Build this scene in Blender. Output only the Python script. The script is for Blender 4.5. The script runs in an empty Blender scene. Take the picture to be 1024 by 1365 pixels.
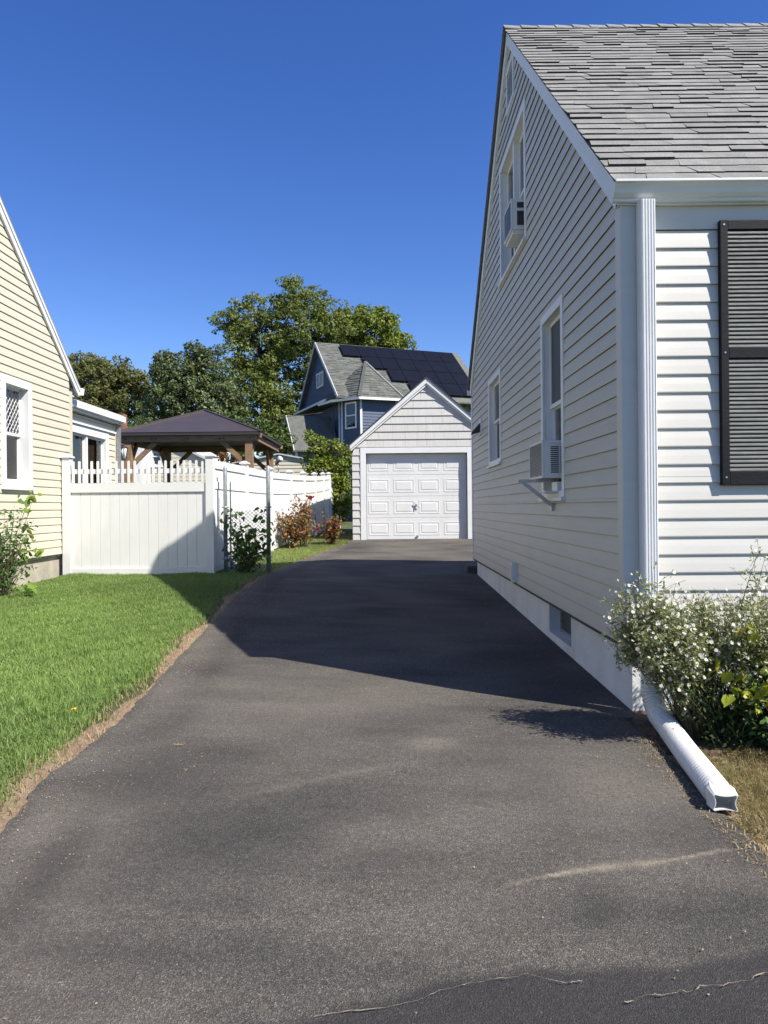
import bpy, bmesh, math, random
import numpy as np
from mathutils import Vector, Matrix
random.seed(7); rng = np.random.default_rng(7)
R = math.radians
scene = bpy.context.scene
col = scene.collection

# ------------------------------------------------------------------ camera, sky, sun, exposure
CAMZ = 1.45; F = 986.0
cam_d = bpy.data.cameras.new('camera'); cam = bpy.data.objects.new('camera', cam_d); col.objects.link(cam)
cam_d.sensor_fit = 'HORIZONTAL'; cam_d.sensor_width = 36; cam_d.lens = F/1024*36
cam_d.shift_y = -6.9/1024; cam_d.clip_start = .05; cam_d.clip_end = 3000
ROLL = .0096
cam.matrix_world = Matrix.Translation((0, 0, CAMZ)) @ Matrix.Rotation(R(90), 4, 'X') @ Matrix.Rotation(-ROLL, 4, 'Z')
scene.camera = cam
SUN_EL = R(46.6); to_sun = Vector((2.57, -1.61, 0)).normalized()*math.cos(SUN_EL) + Vector((0, 0, math.sin(SUN_EL)))
world = bpy.data.worlds.new('World'); scene.world = world; world.use_nodes = True
wn = world.node_tree; wn.nodes.clear()
sky = wn.nodes.new('ShaderNodeTexSky'); sky.sky_type = 'NISHITA'; sky.sun_disc = False
sky.sun_elevation = SUN_EL; sky.sun_rotation = math.atan2(to_sun.x, to_sun.y)
sky.altitude = 400; sky.air_density = 1.0; sky.dust_density = .05; sky.ozone_density = 3.2
bg = wn.nodes.new('ShaderNodeBackground'); bg.inputs['Strength'].default_value = .098
hs = wn.nodes.new('ShaderNodeHueSaturation'); hs.inputs['Saturation'].default_value = 1.27; hs.inputs['Hue'].default_value = .518
wo = wn.nodes.new('ShaderNodeOutputWorld')
wn.links.new(sky.outputs[0], hs.inputs['Color']); wn.links.new(hs.outputs[0], bg.inputs[0]); wn.links.new(bg.outputs[0], wo.inputs[0])
sl = bpy.data.lights.new('sun', 'SUN'); sl.energy = 5.0; sl.angle = R(.5); sl.color = (1, .945, .85)
sun = bpy.data.objects.new('sun', sl); col.objects.link(sun)
sun.rotation_euler = (-to_sun).to_track_quat('-Z', 'Y').to_euler(); sun.location = (20, -14, 30)
scene.view_settings.view_transform = 'Standard'; scene.view_settings.look = 'None'
scene.view_settings.gamma = 1; scene.view_settings.exposure = .82
scene.render.engine = 'CYCLES'; scene.cycles.max_bounces = 6; scene.cycles.transparent_max_bounces = 12

# ------------------------------------------------------------------ terrain heights
PL = [(-6, .0), (0, .03), (3, .12), (10, .37), (12, .40), (15.5, .55), (17.9, .64), (25, .70), (60, .8)]
PR = [(-6, -.06), (0, 0), (4.7, .112), (12.56, .27), (15, .42), (17.9, .645), (25, .70), (60, .8)]
def g(x, y):
    t = np.clip((1.6-np.asarray(x, float))/5.0, 0, 1); t = t*t*(3-2*t)
    y = np.asarray(y, float)
    return np.interp(y, [a for a, b in PR], [b for a, b in PR])*(1-t)+np.interp(y, [a for a, b in PL], [b for a, b in PL])*t
def gz(x, y): return float(g(x, y))
def at(px, py, Y):     # survey reading of the photograph -> place at distance Y
    u, v = px-512, py-675.6; c, s = math.cos(ROLL), math.sin(ROLL)
    return Vector(((u*c-v*s)/F*Y, Y, (-u*s-v*c)/F*Y+CAMZ))

# ------------------------------------------------------------------ materials
M = {}
def new_mat(name):
    m = bpy.data.materials.new(name); m.use_nodes = True; nt = m.node_tree; nt.nodes.clear()
    o = nt.nodes.new('ShaderNodeOutputMaterial'); b = nt.nodes.new('ShaderNodeBsdfPrincipled')
    nt.links.new(b.outputs[0], o.inputs[0]); M[name] = m
    return m, nt, b, o
def nd(nt, t, **k):
    n = nt.nodes.new(t)
    for a, v in k.items():
        if a in n.inputs.keys(): n.inputs[a].default_value = v
        else: setattr(n, a, v)
    return n
def ramp(nt, fac, stops):
    r = nt.nodes.new('ShaderNodeValToRGB'); e = r.color_ramp.elements
    while len(e) < len(stops): e.new(.5)
    for q, (p, c) in zip(e, stops): q.position = p; q.color = (*c, 1)
    nt.links.new(fac, r.inputs[0]); return r.outputs[0]
def mix(nt, fac, a, b, bt='MIX'):
    n = nt.nodes.new('ShaderNodeMix'); n.data_type = 'RGBA'; n.blend_type = bt
    for s, v in ((0, fac), (6, a), (7, b)):
        if isinstance(v, bpy.types.NodeSocket): nt.links.new(v, n.inputs[s])
        elif isinstance(v, (int, float)): n.inputs[s].default_value = v
        else: n.inputs[s].default_value = (*v, 1)
    return n.outputs[2]
def coords(nt, scale=(1, 1, 1), kind='world'):
    if kind == 'world': o = nt.nodes.new('ShaderNodeNewGeometry').outputs['Position']
    else: o = nt.nodes.new('ShaderNodeTexCoord').outputs['Object']
    mp = nt.nodes.new('ShaderNodeMapping'); mp.inputs['Scale'].default_value = scale
    nt.links.new(o, mp.inputs[0]); return mp.outputs[0]
def noise(nt, vec, scale, detail=4, rough=.55):
    n = nd(nt, 'ShaderNodeTexNoise', Scale=scale, Detail=detail, Roughness=rough); nt.links.new(vec, n.inputs['Vector']); return n.outputs['Fac']
def bump(nt, h, b, strength=.3, dist=.01):
    n = nd(nt, 'ShaderNodeBump', Strength=strength, Distance=dist); nt.links.new(h, n.inputs['Height']); nt.links.new(n.outputs[0], b.inputs['Normal'])
def rnd(nt):
    a = nt.nodes.new('ShaderNodeObjectInfo').outputs['Random']; i = nt.nodes.new('ShaderNodeNewGeometry').outputs['Random Per Island']
    s = nd(nt, 'ShaderNodeMath', operation='ADD'); nt.links.new(a, s.inputs[0]); nt.links.new(i, s.inputs[1])
    f = nd(nt, 'ShaderNodeMath', operation='FRACT'); nt.links.new(s.outputs[0], f.inputs[0]); return f.outputs[0]
def mat(name, c, rough=.5, var=.12, nscale=3., metallic=0, bumps=None, rvar=0, stretch=(1, 1, 1), spec=.5, dirt=None):
    m, nt, b, o = new_mat(name); v = coords(nt, stretch)
    lo = tuple(x*(1-var) for x in c); hi = tuple(min(1, x*(1+var)) for x in c)
    cc = ramp(nt, noise(nt, v, nscale), [(.3, lo), (.7, hi)])
    if rvar:
        cc = mix(nt, 1, cc, ramp(nt, rnd(nt), [(0, (1-rvar,)*3), (1, (1,)*3)]), 'MULTIPLY')
    if dirt:
        dc, amt, ds = dirt
        f = ramp(nt, noise(nt, coords(nt, (1, 1, .35)), ds, 6, .65), [(.5, (0, 0, 0)), (.75, (amt,)*3)])
        cc = mix(nt, f, cc, dc)
    nt.links.new(cc, b.inputs['Base Color'])
    b.inputs['Roughness'].default_value = rough; b.inputs['Metallic'].default_value = metallic
    b.inputs['Specular IOR Level'].default_value = spec
    if bumps:
        bs, st, ds = bumps; bump(nt, noise(nt, v, bs, 3), b, st, ds)
    return m
mat('vinyl_grey_shaded', (.475, .46, .412), .5, .04, 2.5, bumps=(60, .12, .003), stretch=(1, 1, 6), rvar=.05, dirt=((.42, .40, .36), .25, 1.6))  # side wall's copy of the siding, its shade put into a darker colour
mat('vinyl_grey_lit', (.56, .545, .50), .5, .03, 2.5, bumps=(60, .12, .003), stretch=(1, 1, 6), rvar=.04)  # same siding for the front, its sunlight put into a paler colour
mat('vinyl_cream', (.56, .52, .40), .5, .04, 2.5, bumps=(50, .12, .003), stretch=(1, 1, 6), rvar=.05)
mat('white_trim', (.68, .685, .68), .42, .04, 3)
mat('white_vinyl', (.67, .67, .655), .4, .03, 2, dirt=((.46, .47, .41), .30, 2.2))
mat('white_plastic', (.66, .65, .61), .45, .04, 6, bumps=(30, .15, .004))
mat('ac_case', (.66, .66, .64), .5, .05, 5)
mat('ac_dark', (.03, .032, .035), .6, .2, 8)
mat('ac_fin', (.30, .31, .32), .4, .2, 30, metallic=.5)
mat('steel', (.42, .44, .46), .38, .15, 12, metallic=.8)
mat('galvanised', (.40, .42, .43), .45, .22, 14, metallic=.65)
mat('shutter_black', (.009, .010, .013), .6, .2, 4, spec=.16, bumps=(40, .5, .004), stretch=(.5, 1, 8))
mat('louver_sheen_grey', (.21, .21, .195), .42, .3, 5, bumps=(30, .5, .003), stretch=(.6, 1, 10))  # black louvres in grey: their sunlit sheen is put into the colour
mat('foundation_white', (.60, .61, .62), .85, .08, 3, bumps=(35, .5, .01), dirt=((.3, .28, .25), .45, 2.0))
mat('concrete', (.36, .33, .27), .9, .18, 4, bumps=(30, .5, .01), dirt=((.18, .16, .13), .5, 2.5))
mat('dark_interior', (.02, .02, .022), .9)
mat('curtain', (.78, .80, .82), .9, .1, 20, stretch=(1, 8, .4))
mat('curtain_dark', (.10, .11, .12), .9, .2, 20)
mat('shingle_white', (.53, .52, .49), .75, .07, 40, bumps=(60, .5, .004), stretch=(1, 1, .05), rvar=.06)
mat('black_edge', (.03, .03, .032), .7)
mat('gazebo_metal', (.070, .055, .052), .42, .06, 2, metallic=.2)
mat('gazebo_wood', (.25, .155, .085), .65, .25, 5, bumps=(25, .3, .004), stretch=(1, 1, 3))
mat('brick_red', (.32, .13, .09), .9, .25, 12, rvar=.4, bumps=(50, .5, .006))
mat('mortar', (.40, .37, .33), .95, .1, 10)
mat('blue_siding', (.050, .072, .125), .55, .08, 3, rvar=.08)
mat('slate_blue_siding', (.085, .105, .14), .55, .08, 3)
mat('blue_roof', (.125, .130, .115), .9, .2, 5, bumps=(20, .6, .03), rvar=.3)
mat('solar', (.006, .0065, .009), .35, .2, 2, spec=.22)
mat('solar_edge', (.015, .015, .018), .4)
mat('bark', (.10, .075, .055), .95, .3, 6, bumps=(14, .8, .03), stretch=(1, 1, .3))
mat('twig', (.10, .09, .045), .85, .3, 20)
mat('mulch', (.075, .05, .033), .95, .5, 30, bumps=(40, 1, .03))
mat('cable', (.04, .04, .045), .6)
mat('roof_felt', (.05, .05, .05), .95, .2, 8)
mat('shingle_edge', (.035, .034, .033), .95, .3, 40)
mat('pale_roof', (.46, .46, .45), .7, .1, 4)
mat('lantern_metal', (.03, .03, .03), .4, .1, 5)
mat('stone_step', (.06, .058, .055), .9, .3, 10, bumps=(20, .6, .02))
mat('gravel_sand', (.24, .205, .155), .95, .3, 60, bumps=(120, .8, .004))

def glass(name, tint=(.85, .87, .88), refl=1.0):
    m, nt, b, o = new_mat(name); nt.nodes.remove(b)
    t = nd(nt, 'ShaderNodeBsdfTransparent'); t.inputs[0].default_value = (*tint, 1)
    gl = nd(nt, 'ShaderNodeBsdfGlossy', Roughness=.02)
    fr = nd(nt, 'ShaderNodeFresnel', IOR=1.75)
    ms = nt.nodes.new('ShaderNodeMixShader'); nt.links.new(fr.outputs[0], ms.inputs[0]); nt.links.new(t.outputs[0], ms.inputs[1]); nt.links.new(gl.outputs[0], ms.inputs[2])
    nt.links.new(ms.outputs[0], o.inputs[0])
glass('glass')
# insect screen: fine dark mesh
mat('screen', (.045, .05, .055), .6, .1, 10)

def leaf_mat(name, cols, transl=.35, rough=.5):
    m, nt, b, o = new_mat(name)
    cc = ramp(nt, rnd(nt), [(i/(len(cols)-1), c) for i, c in enumerate(cols)])
    cc = mix(nt, 1, cc, ramp(nt, noise(nt, coords(nt), .45, 3), [(.3, (.72, .72, .72)), (.7, (1.2, 1.2, 1.15))]), 'MULTIPLY')
    nt.links.new(cc, b.inputs['Base Color']); b.inputs['Roughness'].default_value = rough; b.inputs['Specular IOR Level'].default_value = .3
    t = nt.nodes.new('ShaderNodeBsdfTranslucent'); nt.links.new(cc, t.inputs[0])
    ms = nt.nodes.new('ShaderNodeMixShader'); ms.inputs[0].default_value = transl
    nt.links.new(b.outputs[0], ms.inputs[1]); nt.links.new(t.outputs[0], ms.inputs[2]); nt.links.new(ms.outputs[0], o.inputs[0])
leaf_mat('leaf_olive', [(.12, .16, .035), (.20, .24, .06), (.16, .21, .05), (.27, .29, .085), (.14, .19, .045)], .45)
leaf_mat('leaf_brownish', [(.12, .145, .045), (.18, .19, .06), (.15, .175, .05), (.21, .185, .07), (.13, .16, .045)], .45)
leaf_mat('leaf_green', [(.058, .096, .025), (.106, .163, .038), (.086, .125, .035), (.173, .211, .058)])
leaf_mat('leaf_silver', [(.085, .12, .032), (.16, .20, .075), (.11, .145, .045), (.26, .30, .17), (.10, .14, .04)], .4)
leaf_mat('leaf_maple', [(.092, .166, .022), (.184, .239, .033), (.258, .276, .046), (.138, .184, .028)])
leaf_mat('leaf_dark', [(.022, .050, .018), (.054, .090, .025), (.036, .072, .022)])
leaf_mat('leaf_vine', [(.074, .160, .030), (.173, .272, .049), (.247, .321, .062)])
leaf_mat('leaf_red', [(.25, .05, .03), (.27, .12, .045), (.36, .17, .07), (.14, .13, .04), (.10, .13, .035), (.20, .08, .04), (.33, .20, .09)])
leaf_mat('leaf_shrub', [(.049, .124, .030), (.124, .222, .055), (.087, .160, .044)])
leaf_mat('leaf_fine', [(.25, .29, .10), (.42, .45, .20), (.20, .25, .08), (.36, .38, .14)], .45)
leaf_mat('leaf_yellow', [(.185, .251, .026), (.397, .437, .046), (.503, .450, .053), (.132, .198, .026)])
leaf_mat('grass', [(.12, .22, .045), (.21, .33, .075), (.29, .41, .12), (.36, .45, .17), (.11, .20, .04), (.24, .35, .09)], .42)
leaf_mat('grass_dry', [(.299, .230, .103), (.391, .310, .149), (.196, .196, .069), (.253, .172, .081), (.138, .172, .046)], .35)
leaf_mat('straw', [(.36, .27, .15), (.44, .35, .2), (.26, .18, .09)], .25)
leaf_mat('petal_white', [(.74, .74, .66), (.82, .82, .76)], .3)
leaf_mat('petal_red', [(.55, .01, .04), (.70, .03, .08)], .3)
mat('flower_eye', (.42, .32, .06), .8)
mat('dandelion', (.75, .55, .02), .7)
mat('violet', (.05, .02, .12), .7)

def roofmat():
    m, nt, b, o = new_mat('asphalt_shingle'); v = coords(nt)
    c = ramp(nt, rnd(nt), [(0, (.185, .182, .172)), (.35, (.212, .208, .196)), (.7, (.24, .235, .222)), (1, (.20, .197, .187))])
    sp = ramp(nt, noise(nt, v, 160, 2, .7), [(.3, (.55, .55, .55)), (.7, (1.35, 1.35, 1.33))])
    lg = ramp(nt, noise(nt, v, 6, 4), [(.3, (.82, .82, .82)), (.7, (1.12, 1.12, 1.12))])
    cc = mix(nt, 1, mix(nt, 1, c, sp, 'MULTIPLY'), lg, 'MULTIPLY'); nt.links.new(cc, b.inputs['Base Color'])
    b.inputs['Roughness'].default_value = .95; bump(nt, noise(nt, v, 170, 2), b, .6, .004)
roofmat()

def asphaltmat():
    m, nt, b, o = new_mat('asphalt'); v = coords(nt)
    at_ = nd(nt, 'ShaderNodeAttribute', attribute_name='stain'); sp = nt.nodes.new('ShaderNodeSeparateColor'); nt.links.new(at_.outputs['Color'], sp.inputs[0])
    vo = nd(nt, 'ShaderNodeTexVoronoi', Scale=260.); nt.links.new(v, vo.inputs['Vector'])
    vc = nt.nodes.new('ShaderNodeSeparateColor'); nt.links.new(vo.outputs['Color'], vc.inputs[0])
    base = ramp(nt, vc.outputs[0], [(0, (.046, .044, .041)), (.5, (.074, .070, .064)), (.8, (.100, .093, .083)), (.95, (.14, .129, .113)), (1, (.20, .185, .16))])
    big = ramp(nt, noise(nt, coords(nt, (.7, 1.6, 1)), 1.6, 7, .62), [(.3, (.62, .62, .64)), (.7, (1.36, 1.32, 1.26))])
    cc = mix(nt, 1, base, big, 'MULTIPLY')
    cc = mix(nt, 1, cc, ramp(nt, noise(nt, v, 45, 3, .7), [(.3, (.75, .75, .75)), (.7, (1.25, 1.25, 1.25))]), 'MULTIPLY')
    nf = noise(nt, v, 70, 4, .75)
    def mask(sock, lo, hi):
        a = nd(nt, 'ShaderNodeMath', operation='MULTIPLY'); nt.links.new(sock, a.inputs[0]); nt.links.new(ramp(nt, nf, [(lo, (0, 0, 0)), (hi, (1, 1, 1))]), a.inputs[1]); return a.outputs[0]
    cc = mix(nt, mask(sp.outputs[0], .3, .75), cc, (.205, .178, .148))
    cc = mix(nt, sp.outputs[1], cc, mix(nt, .72, cc, (.020, .020, .022)))
    cc = mix(nt, mask(sp.outputs[2], .25, .6), cc, (.36, .31, .23))
    nt.links.new(cc, b.inputs['Base Color']); b.inputs['Roughness'].default_value = .9; b.inputs['Specular IOR Level'].default_value = .25
    h = nd(nt, 'ShaderNodeMath', operation='ADD'); nt.links.new(vo.outputs['Distance'], h.inputs[0]); nt.links.new(noise(nt, v, 60, 4, .7), h.inputs[1])
    bump(nt, h.outputs[0], b, .7, .005)
asphaltmat()

def groundmat():
    m, nt, b, o = new_mat('lawn_soil'); v = coords(nt)
    c = ramp(nt, noise(nt, v, 9, 6, .65), [(.3, (.04, .055, .014)), (.55, (.06, .08, .02)), (.75, (.11, .10, .04))])
    nt.links.new(c, b.inputs['Base Color']); b.inputs['Roughness'].default_value = 1; bump(nt, noise(nt, v, 40, 5), b, 1, .03)
    m, nt, b, o = new_mat('dirt'); v = coords(nt)
    c = ramp(nt, noise(nt, v, 14, 7, .7), [(.28, (.15, .10, .06)), (.5, (.29, .205, .125)), (.75, (.42, .32, .21))])
    nt.links.new(c, b.inputs['Base Color']); b.inputs['Roughness'].default_value = 1; bump(nt, noise(nt, v, 70, 5, .7), b, 1, .02)
groundmat()

# ------------------------------------------------------------------ mesh helpers
class MB:
    def __init__(s): s.v = []; s.f = []; s.sm = []
    def poly(s, pts): i = len(s.v); s.v += [tuple(p) for p in pts]; s.f.append(tuple(range(i, i+len(pts)))); return s
    def hexa(s, p):   # 8 points: bottom 4 ccw, top 4 ccw
        i = len(s.v); s.v += [tuple(q) for q in p]
        for f in ((3, 2, 1, 0), (4, 5, 6, 7), (0, 1, 5, 4), (1, 2, 6, 5), (2, 3, 7, 6), (3, 0, 4, 7)): s.f.append(tuple(i+k for k in f))
        return s
    def box(s, x0, x1, y0, y1, z0, z1):
        return s.hexa([(x0, y0, z0), (x1, y0, z0), (x1, y1, z0), (x0, y1, z0), (x0, y0, z1), (x1, y0, z1), (x1, y1, z1), (x0, y1, z1)])
    def prism(s, poly, ext):   # polygon points + extrusion vector
        e = Vector(ext); a = [Vector(p) for p in poly]; n = len(a); i = len(s.v)
        s.v += [tuple(p) for p in a]+[tuple(p+e) for p in a]
        s.f.append(tuple(i+k for k in range(n-1, -1, -1))); s.f.append(tuple(i+n+k for k in range(n)))
        for k in range(n): s.f.append((i+k, i+(k+1) % n, i+n+(k+1) % n, i+n+k))
        return s
    def bar(s, a, b, w, h, up=(0, 0, 1)):
        a, b = Vector(a), Vector(b); d = (b-a).normalized(); up = Vector(up)
        if abs(d.dot(up)) > .99: up = Vector((1, 0, 0))
        x = d.cross(up).normalized()*w/2; y = x.cross(d).normalized()*h/2
        return s.hexa([a-x-y, a+x-y, a+x+y, a-x+y, b-x-y, b+x-y, b+x+y, b-x+y])
    def tube(s, pts, rad, n=8, cap=True):
        pts = [Vector(p) for p in pts]; m = len(pts)
        if not hasattr(rad, '__len__'): rad = [rad]*m
        i0 = len(s.v); ref = None
        for k, p in enumerate(pts):
            d = (pts[min(k+1, m-1)]-pts[max(k-1, 0)]).normalized()
            if ref is None: ref = d.orthogonal().normalized()
            x = (ref-d*ref.dot(d)).normalized(); ref = x; y = d.cross(x)
            for q in range(n):
                a = 2*math.pi*q/n; s.v.append(tuple(p+(x*math.cos(a)+y*math.sin(a))*rad[k]))
        for k in range(m-1):
            for q in range(n):
                a = i0+k*n+q; b = i0+k*n+(q+1) % n; s.f.append((a, b, b+n, a+n)); s.sm.append(len(s.f)-1)
        if cap:
            s.f.append(tuple(i0+q for q in range(n-1, -1, -1))); s.f.append(tuple(i0+(m-1)*n+q for q in range(n)))
        return s
    def build(s, name, m, parent=None, bevel=0):
        me = bpy.data.meshes.new(name); me.from_pydata(s.v, [], s.f)
        bm = bmesh.new(); bm.from_mesh(me)
        bm.faces.ensure_lookup_table()
        for k in s.sm: bm.faces[k].smooth = True
        bmesh.ops.recalc_face_normals(bm, faces=bm.faces); bm.to_mesh(me); bm.free()
        me.materials.append(M[m]); o = bpy.data.objects.new(name, me); col.objects.link(o)
        if parent: o.parent = parent; o.matrix_parent_inverse = Matrix.Translation(-parent_loc(parent))
        if bevel:
            md = o.modifiers.new('bevel', 'BEVEL'); md.width = bevel; md.segments = 2; md.limit_method = 'ANGLE'
        return o
def parent_loc(p): return p.location.copy() if p.parent is None else Vector((0, 0, 0))   # meshes carry world coordinates
def tag(o, label=None, cat=None, group=None, kind=None):
    for k, v in (('label', label), ('category', cat), ('group', group), ('kind', kind)):
        if v: o[k] = v
    return o
def thing(name, loc, label, cat, group=None):
    o = bpy.data.objects.new(name, None); o.empty_display_size = .2; o.location = loc; col.objects.link(o); return tag(o, label, cat, group)
def np_mesh(name, V, Fc, m, parent=None, smooth=False):
    k = Fc.shape[1]; me = bpy.data.meshes.new(name)
    me.vertices.add(len(V)); me.vertices.foreach_set('co', np.ascontiguousarray(V, np.float32).ravel())
    me.loops.add(Fc.size); me.loops.foreach_set('vertex_index', Fc.astype(np.int32).ravel())
    me.polygons.add(len(Fc)); me.polygons.foreach_set('loop_start', np.arange(0, Fc.size, k, dtype=np.int32))
    if smooth: me.polygons.foreach_set('use_smooth', np.ones(len(Fc), bool))
    me.update(calc_edges=True); me.materials.append(M[m])
    o = bpy.data.objects.new(name, me); col.objects.link(o)
    if parent: o.parent = parent; o.matrix_parent_inverse = Matrix.Translation(-parent_loc(parent))
    return o
def unit(a): return a/np.maximum(np.linalg.norm(a, axis=1, keepdims=True), 1e-9)
def leaves(P, size, aspect=.55, up=.35, droop=.0, outward=None, fold=.18):
    """folded leaf of two quads at each point P; size scalar/array"""
    n = len(P); size = np.broadcast_to(np.asarray(size, float), (n,))*rng.uniform(.65, 1.25, n)
    nr = rng.normal(size=(n, 3)); nr[:, 2] += up*2
    if outward is not None: nr += outward*1.2
    nr = unit(nr); d = unit(np.cross(nr, rng.normal(size=(n, 3)))); d[:, 2] -= droop; d = unit(d); sd = unit(np.cross(d, nr)); nr = np.cross(sd, d)
    L = size[:, None]; W = L*aspect/2
    b = P-d*L*.5; t = P+d*L*.5-nr*L*.08
    q = [b, b+d*L*.3+sd*W+nr*L*fold*.5, b+d*L*.68+sd*W*.8+nr*L*fold*.45, t, b+d*L*.68-sd*W*.8+nr*L*fold*.45, b+d*L*.3-sd*W+nr*L*fold*.5]
    V = np.stack(q, 1).reshape(-1, 3); i = np.arange(n)[:, None]*6
    Fc = np.concatenate([i+np.array([[0, 1, 2, 3]]), i+np.array([[0, 3, 4, 5]])], 1).reshape(-1, 4)
    return V, Fc
def blades(P, h, w, lean=.5):
    n = len(P); h = (h*rng.uniform(.55, 1.3, n))[:, None]; a = rng.uniform(0, 6.283, n)
    d = np.stack([np.cos(a), np.sin(a), 0*a], 1); a2 = a+rng.normal(1.57, .5, n); e = np.stack([np.cos(a2), np.sin(a2), 0*a], 1)
    ln = rng.uniform(.1, 1, n)[:, None]*lean; w = w*rng.uniform(.7, 1.3, n)[:, None]
    up = np.array([[0, 0, 1.]])
    m = P+up*h*.55+e*h*ln*.35; t = P+up*h*(1-.35*ln)+e*h*ln
    V = np.stack([P-d*w, P+d*w, m+d*w*.8, m-d*w*.8, t+d*w*.15, t-d*w*.15], 1).reshape(-1, 3); i = np.arange(n)[:, None]*6
    Fc = np.concatenate([i+np.array([[0, 1, 2, 3]]), i+np.array([[3, 2, 4, 5]])], 1).reshape(-1, 4)
    return V, Fc
def in_ball(n): return unit(rng.normal(size=(n, 3)))*(rng.uniform(0, 1, n)**(1/3))[:, None]

# ------------------------------------------------------------------ ground, dirt strip, driveway
def ground():
    xs = np.unique(np.concatenate([np.linspace(-6, 4, 41), [-400, -150, -60, -30, -15, -10, -8, 6, 8, 12, 20, 40, 100, 400]]))
    ys = np.unique(np.concatenate([np.linspace(-6, 26, 97), [-150, -60, -25, -12, 30, 35, 45, 60, 100, 200, 600]]))
    X, Y = np.meshgrid(xs, ys); Z = g(X, Y)-.012
    V = np.stack([X, Y, Z], -1).reshape(-1, 3); n = len(xs)
    i, j = np.meshgrid(np.arange(len(xs)-1), np.arange(len(ys)-1)); a = (j*n+i).ravel()
    o = np_mesh('ground', V, np.stack([a, a+1, a+1+n, a+n], 1), 'lawn_soil', None, True); tag(o, kind='structure')
ground()
EDGE = [(-8, -2.6), (-3, -2.1), (0, -1.75), (2, -1.62), (3.05, -1.60), (3.62, -1.67), (4.21, -1.64), (5.02, -1.65), (5.5, -1.67), (6.35, -1.74), (7.7, -1.79), (8.9, -1.89), (11.5, -1.93), (12.9, -1.83), (14.9, -1.40), (17.3, -.84), (18.2, -.80)]
def wob(y, k=0): y = np.asarray(y, float); return .011*np.sin(y*3.1+k)+.007*np.sin(y*9.7+1.3+k)+.006*np.sin(y*21.3+k*2)+.005*np.sin(y*47+k)
def xl(y): return np.interp(y, [a for a, b in EDGE], [b for a, b in EDGE])+wob(y)
def xr(y):
    y = np.asarray(y, float)
    return np.where(y < 4.6, 1.50+wob(y, 2)*.8, np.where(y < 12.75, 1.60, np.interp(y, [12.75, 13.4], [1.6, 2.9])))
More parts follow.
